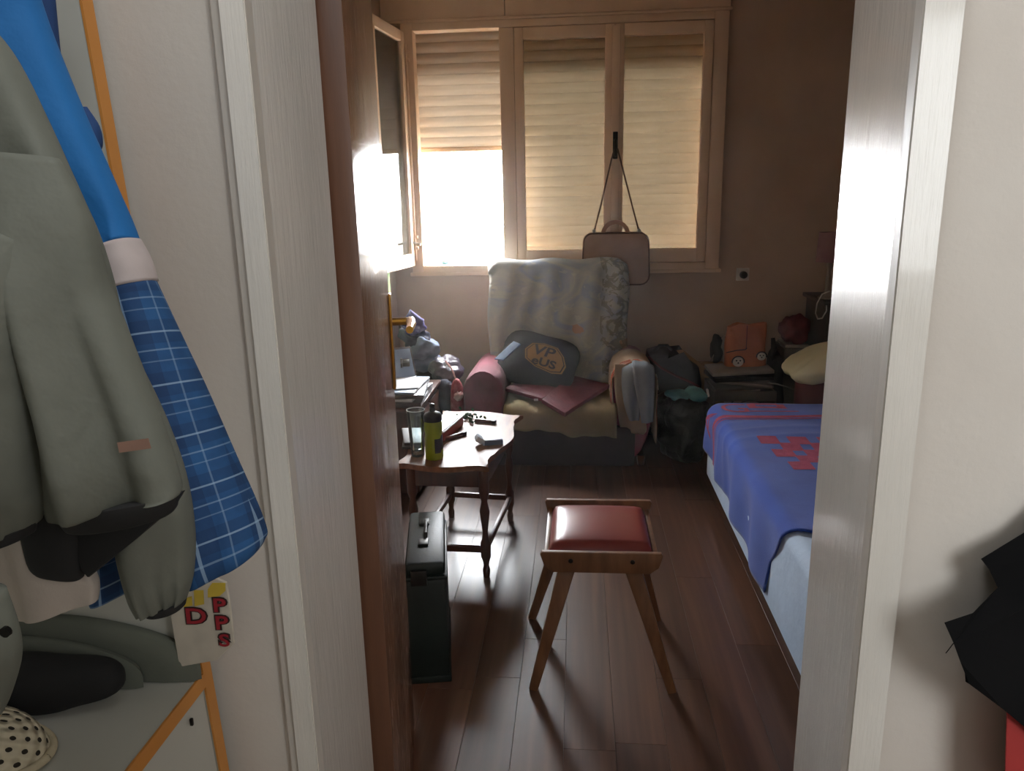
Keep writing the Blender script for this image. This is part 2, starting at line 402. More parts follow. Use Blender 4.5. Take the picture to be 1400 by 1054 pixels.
def crochet_mat():
    m, nt, b, out = newmat('crochet'); v = coords(nt, (1, 1, 1), 'UV')
    s = nt.nodes.new('ShaderNodeSeparateXYZ'); nt.links.new(v, s.inputs[0])
    a = math_(nt, 'SINE', math_(nt, 'MULTIPLY', s.outputs[0], 1)); c_ = math_(nt, 'SINE', math_(nt, 'MULTIPLY', s.outputs[1], 1))
    h = math_(nt, 'MULTIPLY', a, c_)
    col = mix(nt, math_(nt, 'GREATER_THAN', h, .62), (186, 176, 152), (34, 28, 20))
    nt.links.new(col, b.inputs['Base Color']); b.inputs['Roughness'].default_value = .95
    bump(nt, b, math_(nt, 'SUBTRACT', 1, h), .8, .004)
crochet_mat()

# ================================================================== the room
XL, XR, YF, YB, ZC = -1.2, 2.35, 1.09, 4.95, 2.78
fl = struct(B().box((.575, 3.03, -.06), (3.6, 3.9, .1)).build('floor', MATS['concrete'], smooth=0, loc=(0, 0, 0)))
random.seed(3)
pw, pl = .145, 1.28; pcache = {}
for i in range(25):
    x0 = XL + i * pw; y = YF - .22 - random.random() * pl
    while y < YB:
        y0, y1 = max(y, YF - .22), min(y + pl, YB); x1 = min(x0 + pw, XR)
        y += pl
        if y1 - y0 < .02: continue
        key = (round(x1 - x0, 3), round(y1 - y0, 3))
        cx, cy = (x0 + x1) / 2, (y0 + y1) / 2
        if key in pcache: copy_of(pcache[key], fl, (cx, cy, -.006))
        else:
            o = B().box((0, 0, 0), (x1 - x0 - .0006, y1 - y0 - .0008, .012), .0007, seg=1).build('plank', MATS['laminate'], fl, local=True)
            o.location = (cx, cy, -.006); pcache[key] = o
struct(B().box((.575, 3.0, ZC + .05), (3.6, 4.1, .1)).build('ceiling', MATS['ceiling_paint'], smooth=0))
struct(B().box((XL - .05, 3.03, 1.39), (.1, 4.1, 2.9)).build('wall_left', MATS['room_wall'], smooth=0))
struct(B().box((XR + .05, 3.03, 1.39), (.1, 4.1, 2.9)).build('wall_right', MATS['room_wall'], smooth=0))
# window opening in the far wall
WX0, WX1, WZ0, WZ1 = -1.065, .885, 1.045, 2.535
b = B(); T = .24; yc = YB + T / 2
b.box(((XL - .1 + WX0) / 2, yc, 1.39), (WX0 - XL + .1, T, 2.9)); b.box(((WX1 + XR + .1) / 2, yc, 1.39), (XR + .1 - WX1, T, 2.9))
b.box(((WX0 + WX1) / 2, yc, WZ0 / 2 - .03), (WX1 - WX0, T, WZ0 + .06)); b.box(((WX0 + WX1) / 2, yc, (WZ1 + 2.84) / 2), (WX1 - WX0, T, 2.84 - WZ1))
b.box(((WX0 + WX1) / 2, YB + T - .015, 2.42), (WX1 - WX0, .03, .26))      # outer lintel hiding the shutter roll
struct(b.build('wall_back', MATS['room_wall'], smooth=0))
struct(B().box((0, YB + T + .2, 2.68), (6, .4, .12)).build('trim_eave', MATS['concrete'], smooth=0))
# wall with the doorway (room side brown, hall side white)
DO = .385; YH = .875
def door_wall(name, y0, y1, m, x0, x1, zc):
    b = B(); yc = (y0 + y1) / 2; d = y1 - y0
    b.box(((x0 - DO) / 2, yc, zc / 2), (-DO - x0, d, zc)); b.box(((x1 + DO) / 2, yc, zc / 2), (x1 - DO, d, zc)); b.box((0, yc, (2.08 + zc) / 2), (2 * DO, d, zc - 2.08))
    return struct(b.build(name, MATS[m], smooth=0))
door_wall('wall_front', YH + .1, YF, 'room_wall', XL - .1, XR + .1, 2.84)
door_wall('wall_hall_front', YH, YH + .1, 'hall_wall', -.95, 1.95, 2.84)
# door frame: jamb linings, head, casings with a rounded double ridge
fr = setting('trim_1', (0, .98, 0))
J = .356
for s in (-1, 1):
    jn_ = .346 if s > 0 else .357                              # the right lining splays a little towards the room
    B().prism([(s * jn_, .8575, 0), (s * .357, 1.1025, 0), (s * .384, 1.1025, 0), (s * .384, .8575, 0)], (0, 0, 2.06), .003).build('jamb', MATS['jamb_paint'], fr)
    b = B(); prof = [(.0, .019), (.003, .0205), (.008, .0205), (.0105, .0168), (.013, .0168), (.0155, .0203), (.0195, .0198), (.023, .0175), (.040, .015), (.043, .012), (.043, 0), (.0, 0)]
    P = [[(s * (jn_ - .001 + u), YH + .004 - d, z) for u, d in prof] for z in (0, 2.1)]
    b.grid(P, close_u=True, cap=True).build('casing', MATS['casing_paint'], fr, smooth=30)
B().box((0, .98, 2.075), (.77, .245, .03), .003).build('head_jamb', MATS['jamb_paint'], fr)
# the hall
struct(B().box((.5, -.4, -.06), (2.9, 2.55, .1)).build('floor_hall', mat('hall_floor', (112, 96, 80), .5), smooth=0))
struct(B().box((.5, -.4, 2.65), (2.9, 2.55, .1)).build('ceiling_hall', MATS['hall_dim'], smooth=0))
struct(B().box((-.93, -.4, 1.3), (.1, 2.55, 2.6)).build('wall_hall_left', MATS['hall_dim'], smooth=0))
struct(B().box((1.93, -.4, 1.3), (.1, 2.55, 2.6)).build('wall_hall_right', MATS['hall_dim'], smooth=0))
struct(B().box((.5, -1.7, 1.3), (2.9, .1, 2.6)).build('wall_hall_back', MATS['hall_dim'], smooth=0))
struct(B().box((-.07, -.6, 1.3), (1.76, .1, 2.6)).build('hall_light_blocker', MATS['hall_dim'], smooth=0))  # unseen partition added behind the camera to cut light on the left wall
struct(B().box((0, 66, -3.05), (160, 120, .1)).build('ground', MATS['concrete'], smooth=0))
bb = MATS['dark_wood']
struct(B().box(((WX0 + XR) / 2 + .03, YB - .008, .04), (3.35, .016, .08), .004).build('baseboard_back', bb))

# ------------------------------------------------------------------ window
win = setting('window_1', (-.09, YB, 1.05)); wp = MATS['window_paint']
FY0, FY1 = 4.905, 5.0; fc, fd = (FY0 + FY1) / 2, FY1 - FY0
def fbox(name, x0, x1, z0, z1, y0=FY0, y1=FY1, parent=win, m=wp, bev=.006):
    return B().box(((x0 + x1) / 2, (y0 + y1) / 2, (z0 + z1) / 2), (x1 - x0, y1 - y0, z1 - z0), bev).build(name, m, parent)
fbox('frame_stile', -1.075, -1.0, 1.04, 2.54); fbox('frame_stile', .80, .885, 1.04, 2.54)
fbox('frame_rail', -1.0, .80, 2.495, 2.54); fbox('frame_rail', -1.0, .80, 1.04, 1.085, FY0 - .012, FY1)
fbox('mullion', -.474, -.385, 1.085, 2.495)
def sash(x0, x1, z0, z1, y=4.925, d=.05, st=.055, top=.07, bot=.085, parent=win, hinge=None):
    b = B(); b.box((x0 + st / 2, y, (z0 + z1) / 2), (st, d, z1 - z0), .005); b.box((x1 - st / 2, y, (z0 + z1) / 2), (st, d, z1 - z0), .005)
    b.box(((x0 + x1) / 2, y, z1 - top / 2), (x1 - x0 - 2 * st + .004, d, top), .005); b.box(((x0 + x1) / 2, y, z0 + bot / 2), (x1 - x0 - 2 * st + .004, d, bot), .005)
    s = b.build('sash', wp, parent)
    B().box(((x0 + x1) / 2, y + .005, (z0 + z1) / 2), (x1 - x0 - 2 * st + .016, .004, z1 - z0 - top - bot + .016)).build('pane', MATS['window_glass'], s, smooth=0)
    return s
sash(-.383, .218, 1.087, 2.492); s3 = sash(.222, .798, 1.087, 2.492)
b = B().box((.229, 4.892, 1.79), (.05, .018, 1.38), .006); b.build('meeting_strip', wp, win)
b = B(); b.box((.228, 4.878, 1.80), (.03, .014, .16), .005); b.tube([(.228, 4.872, 1.83), (.228, 4.846, 1.83), (.228, 4.84, 1.80), (.228, 4.84, 1.735)], .009, 8)
b.build('handle', MATS['dark_metal'], win)['label'] = 'dark metal handle'
# locking rod on the left stile
b = B().tube([(-1.045, 4.893, 1.12), (-1.045, 4.893, 2.42)], .008, 8)
for z in (1.2, 1.27, 2.33): b.box((-1.045, 4.897, z), (.04, .02, .022), .004)
b.build('locking_rod', wp, win)
b = B().tube([(-1.045, 4.895, 1.235), (-1.045, 4.86, 1.235), (-1.0, 4.845, 1.225)], .007, 8); b.build('rod_handle', MATS['steel'], win)
# left sash swung into the room, its own hinge line
osx = setting('window_2', (-1.072, 4.90, 1.087), (0, 0, math.radians(-97.0)))
sw, sh = .53, 1.405
b = B(); st, d = .055, .042
b.box((st / 2, 0, sh / 2), (st, d, sh), .005); b.box((sw - st / 2, 0, sh / 2), (st, d, sh), .005)
b.box((sw / 2, 0, sh - .03), (sw - 2 * st + .004, d, .06), .005); b.box((sw / 2, 0, .04), (sw - 2 * st + .004, d, .08), .005)
b.build('sash', wp, osx, local=True)
B().box((sw / 2, 0, sh / 2 + .01), (sw - 2 * st + .016, .004, sh - .13)).build('pane', MATS['window_glass'], osx, smooth=0, local=True)
# sill board, shutter-box cover in three panels
fbox('sill', -1.09, .90, 1.018, 1.042, 4.90, 4.99, bev=.005)
for x0, x1 in ((-1.195, -.438), (-.435, .892)): fbox('box_panel', x0, x1, 2.56, 2.775, 4.915, 4.955)
fbox('box_trim', -1.195, .90, 2.54, 2.558, 4.90, 4.955)
# roller shutters: slats hang in three bays, left bay half raised
SP = .0635
def slat_mb(wd):
    prof = [(-.0325, .0), (-.026, -.006), (-.012, -.010), (.004, -.0105), (.020, -.008), (.029, -.003), (.032, .0), (.029, .003), (-.026, .003)]
    return B().grid([[(x, y, z) for z, y in prof] for x in (-wd / 2, wd / 2)], close_u=True, cap=True)
for bx0, bx1, zb in ((-1.03, -.43, 1.83), (-.40, .215, 1.06), (.225, .82, 1.06)):
    sh_ = fbox('shutter', bx0, bx1, 2.60, 2.66, 5.06, 5.14, m=MATS['window_paint'])
    z = zb + SP / 2; proto = None; cxm = (bx0 + bx1) / 2
    while z < 2.62:
        if proto is None:
            proto = slat_mb(bx1 - bx0).build('slat', MATS['shutter_slat'], sh_, local=True, smooth=50)
        o = proto if not proto.location.length else copy_of(proto, sh_, (0, 0, 0))
        o.location = Vector((cxm, 5.10, z)) - WLOC[sh_.name]; z += SP
    fbox('shutter_rail', bx0, bx1, zb - .03, zb, 5.09, 5.108, m=MATS['window_paint'])
for x in (-1.045, -.415, .22, .835): fbox('shutter_guide', x - .014, x + .014, 1.04, 2.6, 5.075, 5.125)

# ------------------------------------------------------------------ door leaf, swung 101 degrees into the room
P0, P1 = Vector((-.326, 1.122, 0)), Vector((-.476, 1.880, 0)); dv = (P1 - P0); LL = dv.length
ang = math.atan2(dv.y, dv.x)
mat('door_lipping', (84, 54, 38), .4, c2=(102, 68, 48), scale=6, stretch=(6, 6, .5), bmp=.05)
dr = setting('door_1', P0, (0, 0, ang))                     # local x along the leaf, local -y is the face seen
B().box((LL / 2, .018, 1.04), (LL, .036, 2.04), .003).build('leaf', MATS['door_varnish'], dr, local=True)
B().box((-.0008, .018, 1.04), (.0016, .0358, 2.038), .0004).build('lipping', MATS['door_lipping'], dr, local=True)
B().box((LL - .06, -.004, 1.16), (.036, .008, .24), .004).build('handle_plate', MATS['brass'], dr, local=True)
b = B().tube([(LL - .06, 0, 1.21), (LL - .06, -.046, 1.21)], .010, 10); b.tube([(LL - .06, -.052, 1.21), (LL - .10, -.056, 1.21), (LL - .175, -.052, 1.207)], [.012, .011, .009], 10)
b.build('lever', MATS['brass'], dr, local=True)
b = B().lathe([(.012, 0), (.012, .004), (.004, .006), (.004, .016)], (LL - .06, -.022, 1.105), 10, Euler((PI / 2, 0, 0)))
b.box((LL - .06, -.034, 1.105), (.004, .022, .02), .002); b.build('key', MATS['steel'], dr, local=True)
for z in (.25,):
    B().lathe([(.007, -.05), (.007, .05)], (-.006, .03, z), 10).build('hinge', MATS['brass'], dr, local=True)
# socket
sk = thing('wall_socket', (1.043, 4.944, 1.0), 'white wall socket with a black plug on the brown wall right of the window', 'socket')
B().box((1.043, 4.944, 1.0), (.08, .012, .08), .004).build('plate', MATS['white_plastic'], sk)
B().lathe([(.024, 0), (.024, .02), (.02, .034), (.008, .04)], (1.046, 4.938, .998), 16, Euler((PI / 2, 0, 0))).build('plug', MATS['black_plastic'], sk)

bc = thing('blue_tub', (-.875, 5.03, 1.042), 'small pale blue tub on the sill below the raised shutter', 'tub')
mat('pale_blue_plastic', (110, 170, 200), .35, bmp=.02)
B().lathe([(.035, 0), (.042, .05), (.045, .055), (.045, .06)], (-.875, 5.03, 1.045), 20).build('tub_body', MATS['pale_blue_plastic'], bc, smooth=40)
B().lathe([(.047, 0), (.047, .008), (.042, .011)], (-.875, 5.03, 1.105), 20).build('tub_lid', MATS['white_plastic'], bc, smooth=40)

# ================================================================== furniture in the room
# ------------------------------------------------------------------ armchair
mat('armchair_cloth', (104, 34, 52), .85, c2=(142, 58, 78), scale=5, bmp=.3, bscale=90, sheen=.2)
mat('armchair_base', (30, 15, 17), .9, c2=(42, 21, 22), scale=5)
ac = thing('armchair', (-.12, 4.5, 0), 'low maroon armchair with rolled arms under the window', 'armchair')
B().box((-.11, 4.42, .127), (.86, .66, .236), .015).build('base', MATS['armchair_base'], ac)
B().box((-.11, 4.36, .283), (.64, .51, .13), .045, seg=3).build('seat', MATS['armchair_cloth'], ac)
b = B(); b.box((-.12, 4.715, .685), (.83, .12, .77), .05, Euler((math.radians(-6), 0, 0)), seg=4); b.build('backrest', MATS['armchair_cloth'], ac)
def arm(xc, top):
    P = []
    for y, k in ((4.115, .86), (4.13, 1), (4.3, 1), (4.72, .98)):
        row = []
        for i in range(22):
            a = 2 * PI * i / 22; x = math.cos(a); z = math.sin(a)
            zz = top - .115 + z * .115 if z > 0 else .17 + (top - .285) * (1 + z * (1 if abs(x) < .99 else 1)) * .999
            zz = top - .115 + .115 * z if z > 0 else max(.06, top - .115 + z * (top - .175))
            row.append((xc + x * .115 * k, y, zz + (0 if y < 4.5 else -.01)))
        P.append(row)
    return B().grid(P, close_u=True, cap=True)
arm(-.535, .56).build('armrest', MATS['armchair_cloth'], ac, smooth=50)
arm(.312, .60).build('armrest', MATS['armchair_cloth'], ac, smooth=50)
for x in (-.58, .36):
    for y in (4.16, 4.74): B().lathe([(.018, 0), (.026, .06)], (x, y, 0), 10).build('leg', MATS['dark_wood'], ac)
# throw over the backrest
NU, NV = 44, 46; P, UV = [], []
for j in range(NV):
    t = j / (NV - 1); row, uv = [], []
    for i in range(NU):
        u = i / (NU - 1); x = -.555 + .865 * u
        Lf = .69; s = t * 1.00
        if s < Lf: y, z = 4.575 + .10 * (s / Lf), .39 + s * .985
        else:
            a = min(PI * 1.0, (s - Lf) / .08); y, z = 4.675 + .08 * (1 - math.cos(a)) , .39 + Lf * .985 + .062 * math.sin(a) - max(0, s - Lf - .25) * 1.0
        ex = abs(u - .5) * 2
        y += .06 * max(0, ex - .86) / .14 * (1 if s < Lf else 0); z -= .035 * max(0, ex - .88) / .12 * (1 if s >= Lf * .9 else 0)
        fold = .010 * math.sin(9 * u + 3 * t) + .012 * math.sin(23 * u + 5 * t + 1) * (1 - .5 * t) + .008 * math.sin(41 * u - 7 * t)
        y -= fold * (1 if s < Lf else .3) + .016; z += .006 * math.sin(17 * u) * (t > .6)
        row.append((x + .008 * math.sin(12 * t + u), y, z)); uv.append((u * .87, t * 1.02))
    P.append(row); UV.append(uv)
th = B().sheet(P, .006, UV).build('throw_blanket', MATS['floral_throw'], loc=(-.12, 4.68, .5), smooth=180)
tag(th, 'grey and blue floral throw paled for glare, draped over the armchair back', 'blanket')
# cover on the seat
mat('beige_cover', (128, 116, 78), .9, c2=(150, 134, 104), scale=3, bmp=.25, bscale=80)
P = []
for j in range(30):
    t = j / 29; row = []
    for i in range(40):
        u = i / 39; x = -.415 + .63 * u; s = t * .66
        if s < .46: y, z = 4.58 - s, .386 - .03 * t
        else:
            a = min((s - .46) / .075, 1.35); y, z = 4.12 - .075 * math.sin(a), .365 - .075 * (1 - math.cos(a)) - max(0, s - .46 - .10) * .9
        z += .006 * math.sin(14 * u + 9 * t) + .005 * math.sin(31 * u - 14 * t); y -= (.008 * math.sin(19 * u + 2) if t > .7 else 0)
        if t > .8: z += .02 * math.sin(5 * u + .6) * (t - .8) / .2
        row.append((x, y, z))
    P.append(row)
tag(B().sheet(P, -.006).build('seat_cover', MATS['beige_cover'], loc=(-.1, 4.3, .36), smooth=180), 'creased beige and green cover spread over the armchair seat', 'cover')
# maroon folded mat on the seat: two panels hinged by a crease
mat('maroon_quilt', (94, 36, 48), .5, c2=(116, 52, 64), scale=14, bmp=.5, bscale=34, bdist=.006)
mt = thing('folded_mat', (-.12, 4.3, .385), 'maroon quilted mat lying askew on the armchair seat', 'mat')
def panel(name, pts, th):
    b = B().prism([Vector(p) for p in pts], (0, 0, th), .006); return b.build(name, MATS['maroon_quilt'], mt)
panel('mat_panel', [(-.43, 4.27, .405), (-.20, 4.10, .387), (-.115, 4.28, .402), (-.33, 4.46, .418)], .022)
panel('mat_panel', [(-.202, 4.098, .378), (-.07, 3.985, .330), (.185, 4.35, .402), (-.04, 4.52, .42), (-.125, 4.27, .402)], .026)
B().box((-.235, 4.118, .394), (.024, .003, .014), .001).build('care_tag', MATS['white_plastic'], mt)
tag_y = mat('mustard_print', (150, 112, 56), .8, c2=(170, 128, 66), bmp=.1)
# dark cushion with a mustard badge
mat('dark_cushion', (28, 30, 34), .9, c2=(38, 40, 44), bmp=.2, bscale=120)
mat('badge_print', (44, 38, 30), .85, bmp=0)
cq = Euler((math.radians(48), math.radians(14), math.radians(-8))); cc = Vector((-.235, 4.455, .545))
cu = thing('cushion', (-.245, 4.44, .42), 'dark square cushion with a mustard shield badge on the armchair', 'cushion')
B().soft(cc, (.46, .36, .13), cq, 3.2, .72).build('cushion_body', MATS['dark_cushion'], cu, smooth=180)
Mq = cq.to_matrix(); CZ = .130 / 2
def cushion_at(x, y, lift=.003):
    X, Y_ = x / .23, y / .18; r = min(1, max(abs(X), abs(Y_)))
    e = 3.2; zz = max(0, 1 - (abs(X) ** e + abs(Y_) ** e)) ** (1 / e); p = Vector((x, y, CZ * zz * (1 - .72 * r ** 3) + lift)); return Mq @ p + cc
shield = [(1.28 * x, 1.22 * y) for x, y in ((-.075, .062), (-.02, .078), (.045, .072), (.085, .035), (.108, -.01), (.10, -.055), (.055, -.072), (-.03, -.06), (-.085, -.03), (-.10, .02))]
def badge(name, k, lift, m, dx=.035, dy=.0):
    P = []
    for q in np.linspace(.02, 1, 8): P.append([cushion_at(dx + x * k * q, dy + y * k * q, lift) for x, y in shield])
    B().grid(P, close_u=True, cap=False).build(name, m, cu, smooth=180)
badge('badge_border', 1.0, .003, MATS['mustard_print']); badge('badge_line', .93, .0042, MATS['badge_print']); badge('badge_field', .88, .0054, MATS['mustard_print'])
lettering('VP', .095, lambda x, y: cushion_at(.022 + x * 1.25 + y * .1, .034 + y, .0068), 'lettering', MATS['badge_print'], cu, bold=.002)
lettering('eUS', .072, lambda x, y: cushion_at(.042 + x * 1.25, -.038 + y, .0068), 'lettering', MATS['badge_print'], cu, bold=.002)
mat('pale_blue_cloth', (134, 158, 186), .85, bmp=.2)
cl = B(); pts = [at(676, 490, 4.36), at(688, 492, 4.33), at(712, 470, 4.40), at(702, 466, 4.43)]
cl.prism(pts, (0, .02, -.012), .004); tag(cl.build('blue_cloth', MATS['pale_blue_cloth'], loc=tuple(pts[0])), 'small pale blue cloth corner poking out left of the dark cushion', 'cloth')
# things over the right arm
mat('striped_towel', (160, 140, 118), .9, c2=(178, 158, 136), bmp=.3, bscale=150)
mat('coral', (176, 84, 62), .85, bmp=.2)
tw = thing('beige_towel', (.3, 4.4, .5), 'beige towel with coral stripes wrapped over the right armrest', 'towel')
def over_arm(y0, y1, r, d0, d1, n=18, m=8, wob=.004, xc=.312, ztop=.60):
    P = []
    for j in range(m):
        y = y0 + (y1 - y0) * j / (m - 1); row = []
        s0, s1 = -d0, PI * .1 + d1; tot = np.linspace(-d0, PI * r + d1, n)
        for s in tot:
            if s < 0: x, z = xc - r, ztop - .115 + s
            elif s > PI * r: x, z = xc + r, ztop - .115 - (s - PI * r)
            else: a = PI - s / r; x, z = xc + r * math.cos(a), ztop - .115 + r * math.sin(a)
            k = wob * math.sin(y * 60 + s * 20); row.append((x + k * (1 if x > xc else -1), y + .006 * math.sin(s * 25), z + abs(k)))
        P.append(row)
    return P
B().sheet(over_arm(4.10, 4.5, .121, .12, .34), -.004).build('towel_body', MATS['striped_towel'], tw, smooth=180)
for y0, y1 in ((4.108, 4.128), (4.142, 4.156), (4.172, 4.19)):
    B().sheet(over_arm(y0, y1, .126, .11, .30, m=3, wob=.002), -.002).build('stripe', MATS['coral'], tw, smooth=180)
b = B(); garment(b, [(at(840, 498, 4.105), at(868, 498, 4.105), .012), (at(840, 530, 4.10), at(872, 530, 4.10), .02), (at(846, 575, 4.10), at(884, 582, 4.10), .02), (at(850, 590, 4.10), at(880, 594, 4.10), .012)], [(5, .004, 0, 2, 0)], nu=30, nv=16)
b.build('front_fall', MATS['striped_towel'], tw, smooth=180)
mat('pale_blue_denim', (124, 134, 144), .85, c2=(146, 156, 166), scale=5, bmp=.3, bscale=120)
jn = thing('trousers', (.36, 4.1, .4), 'faded grey blue trousers hanging over the front of the right armrest', 'trousers')
def leg_rows(pts): return [(at(a, y, Y), at(c, y2, Y), d) for a, y, c, y2, Y, d in pts]
b = B(); garment(b, leg_rows([(852, 500, 884, 496, 4.22, .02), (850, 506, 888, 500, 4.085, .05), (850, 530, 878, 528, 4.065, .06), (854, 556, 876, 556, 4.055, .055), (860, 574, 874, 574, 4.055, .04)]), [(4, .007, 1, 3, 0)], nu=32, nv=22)
b.build('trouser_leg', MATS['pale_blue_denim'], jn, smooth=60)
b = B(); garment(b, leg_rows([(864, 494, 892, 500, 4.20, .02), (864, 500, 895, 506, 4.065, .055), (868, 530, 895, 530, 4.035, .06), (874, 560, 894, 558, 4.03, .055), (877, 578, 893, 576, 4.03, .04)]), [(5, .005, 0, 2, 0)], nu=32, nv=22)
b.build('trouser_leg', MATS['pale_blue_denim'], jn, smooth=60)

# ------------------------------------------------------------------ handbag hung from the window handle
mat('bag_leather', (142, 112, 92), .6, c2=(158, 128, 106), scale=9, bmp=.2)
mat('bag_piping', (92, 66, 50), .6)
hb = thing('handbag', (.235, 4.83, .96), 'boxy beige handbag hanging by its strap from the window handle', 'handbag')
b = B(); b.box((.235, 4.828, 1.118), (.415, .085, .318), .0, taper=(.965, 1));
es = [e for e in b.bm.edges if abs(e.verts[0].co.y - e.verts[1].co.y) > .05]
bmesh.ops.bevel(b.bm, geom=es, offset=.055, segments=5, affect='EDGES', profile=.5)
es = [e for e in b.bm.edges if abs(e.verts[0].co.y - e.verts[1].co.y) < .002]; bmesh.ops.bevel(b.bm, geom=es, offset=.008, segments=2, affect='EDGES', profile=.5)
b.build('bag_body', MATS['bag_leather'], hb)
for y in (4.787, 4.869):
    pts = []
    for cx, cz, a0 in ((.235 + .145, 1.277 - .055, 0), (.235 - .145, 1.277 - .055, 90), (.235 - .152, .96 + .055, 180), (.235 + .152, .96 + .055, 270)):
        for k in range(5):
            a = math.radians(a0 + k * 22.5); pts.append((cx + .055 * math.cos(a), y, cz + .055 * math.sin(a)))
    b = B().tube(pts + [pts[0]], .005, 6, False); b.build('piping', MATS['bag_piping'], hb)
b = B(); P = []
for k in range(15):
    a = PI * k / 14; c, s = math.cos(a), math.sin(a)
    P.append([(.232 + r * c, y, 1.272 + r * s * .95) for r, y in ((.062, 4.815), (.088, 4.815), (.088, 4.843), (.062, 4.843))])
b.grid(P, close_u=True, cap=True).build('handle', mat('handle_leather', (150, 112, 88), .5), hb)
b = B().tube([(.10, 4.83, 1.28), (.135, 4.83, 1.42), (.205, 4.838, 1.72), (.222, 4.845, 1.778), (.24, 4.845, 1.778), (.262, 4.84, 1.70), (.33, 4.83, 1.45), (.378, 4.83, 1.28)], .0055, 6)
b.build('strap', MATS['bag_piping'], hb)
for x in (.10, .378): B().box((x, 4.83, 1.288), (.02, .018, .026), .004).build('strap_ring', MATS['steel'], hb)

# ------------------------------------------------------------------ coffee table
tb = thing('coffee_table', (-.5, 3.05, 0), 'narrow dark wooden coffee table with scalloped top and turned legs', 'table')
c0, c1, c2, c3 = [Vector(p) for p in ((-.735, 2.79, 0), (-.345, 2.765, 0), (-.262, 3.50, 0), (-.672, 3.585, 0))]
out = []
for a, bq, amp, lobes in ((c0, c1, .016, 1), (c1, c2, .022, 1.5), (c2, c3, .016, 1), (c3, c0, .022, 1.5)):
    d = (bq - a); nrm = Vector((d.y, -d.x, 0)).normalized(); n = 18
    for k in range(n):
        t = k / n; e = math.sin(PI * t)
        out.append(a + d * t + nrm * (amp * math.cos(2 * PI * lobes * (t - .5)) * e - amp * 1.1 * math.sin(PI * min(t, 1 - t) * 5) * (min(t, 1 - t) < .2)))
b = B().prism([(p.x, p.y, .462) for p in out], (0, 0, .023), .006); b.build('tabletop', MATS['table_wood'], tb)
b = B(); LEG = [(-.372, 2.80), (-.322, 3.35), (-.612, 3.385), (-.665, 2.815)]
for i in range(4):
    (xa, ya), (xb, yb) = LEG[i], LEG[(i + 1) % 4]
    b2 = B().bar((xa, ya, .424), (xb, yb, .424), .075, .022, .003, up=(0, 0, 1)) if False else B().bar((xa, ya, .425), (xb, yb, .425), .02, .07, .003)
    b2.build('apron', MATS['dark_wood'], tb)
prof = [(.013, 0), (.016, .03), (.011, .05), (.014, .07), (.021, .09), (.021, .15), (.014, .165), (.011, .20), (.017, .25), (.021, .285), (.015, .315), (.012, .33), (.018, .35), (.021, .36), (.021, .462)]
for x, y in LEG: B().lathe(prof, (x, y, 0), 14).build('leg', MATS['dark_wood'], tb, smooth=60)
for i in range(4):
    (xa, ya), (xb, yb) = LEG[i], LEG[(i + 1) % 4]
    B().bar((xa, ya, .12), (xb, yb, .12), .018, .026, .003).build('stretcher', MATS['dark_wood'], tb)
TZ = .4855
# on the table
gp = Vector((-.652, 2.895, TZ)); gl = thing('glass_tumbler', gp, 'tall empty clear glass on the coffee table beside the green bottle', 'glass')
pr = [(.024, 0), (.027, .003), (.030, .06), (.035, .15), (.0375, .195)]; inn = [(.035, .195), (.0325, .15), (.0275, .06), (.023, .028), (.001, .026)]
B().lathe(pr + inn, gp, 28).build('glass_wall', MATS['tumbler_glass'], gl, smooth=60)
B().tube([gp + Vector((.0362 * math.cos(a), .0362 * math.sin(a), .195)) for a in np.linspace(0, 2 * PI, 29)], .0016, 6, False).build('rim', mat('glass_rim', (220, 222, 222), .1, bmp=0), gl)
mg, nt, bsd, _ = newmat('thick_glass'); bsd.inputs['Base Color'].default_value = (.9, .93, .93, 1); bsd.inputs['Roughness'].default_value = .03; bsd.inputs['Transmission Weight'].default_value = 1; bsd.inputs['IOR'].default_value = 1.45
B().lathe([(.0235, .001), (.0255, .012), (.0245, .024), (.02, .027)], gp, 24).build('glass_bottom', mg, gl, smooth=60)
bp = Vector((-.578, 2.868, TZ)); bt = thing('water_bottle', bp, 'green squeezable sports bottle with a black lid on the coffee table', 'bottle')
def translucent(name, c, k, rough):
    m, nt, bs, out = newmat(name); bs.inputs['Base Color'].default_value = (*lin(c), 1); bs.inputs['Roughness'].default_value = rough
    tr = nt.nodes.new('ShaderNodeBsdfTranslucent'); tr.inputs[0].default_value = (*lin(c), 1); ms = nt.nodes.new('ShaderNodeMixShader'); ms.inputs[0].default_value = k
    nt.links.new(bs.outputs[0], ms.inputs[1]); nt.links.new(tr.outputs[0], ms.inputs[2]); nt.links.new(ms.outputs[0], out.inputs[0])
translucent('green_plastic', (150, 156, 38), .42, .35)
B().lathe([(.033, 0), (.036, .004), (.036, .05), (.0365, .085), (.034, .10), (.034, .112), (.0365, .125), (.036, .148), (.031, .16), (.031, .165)], bp, 28).build('bottle_body', MATS['green_plastic'], bt, smooth=50)
B().lathe([(.036, .158), (.037, .162), (.037, .18), (.032, .188), (.018, .194), (.014, .197)], bp, 28).build('lid', MATS['black_plastic'], bt, smooth=40)
B().lathe([(.012, .196), (.012, .208), (.009, .212), (.011, .216), (.0105, .226), (.006, .229)], bp, 16).build('nozzle', MATS['black_plastic'], bt, smooth=40)
b = B(); P = [[bp + Vector((.0369 * math.cos(a), .0369 * math.sin(a), z + (.012 if a > -.5 else 0))) for a in np.linspace(-1.3, .1, 9)] for z in (.03, .06, .09)]
b.grid(P).build('print', MATS['black_plastic'], bt, smooth=180)
mat('red_card', (120, 36, 34), .5, c2=(140, 46, 42), bmp=.05)
rb = thing('red_box', (-.575, 3.2, TZ), 'dark red cardboard box with a white edge behind the green bottle', 'box')
q = Euler((0, 0, math.radians(-10)))
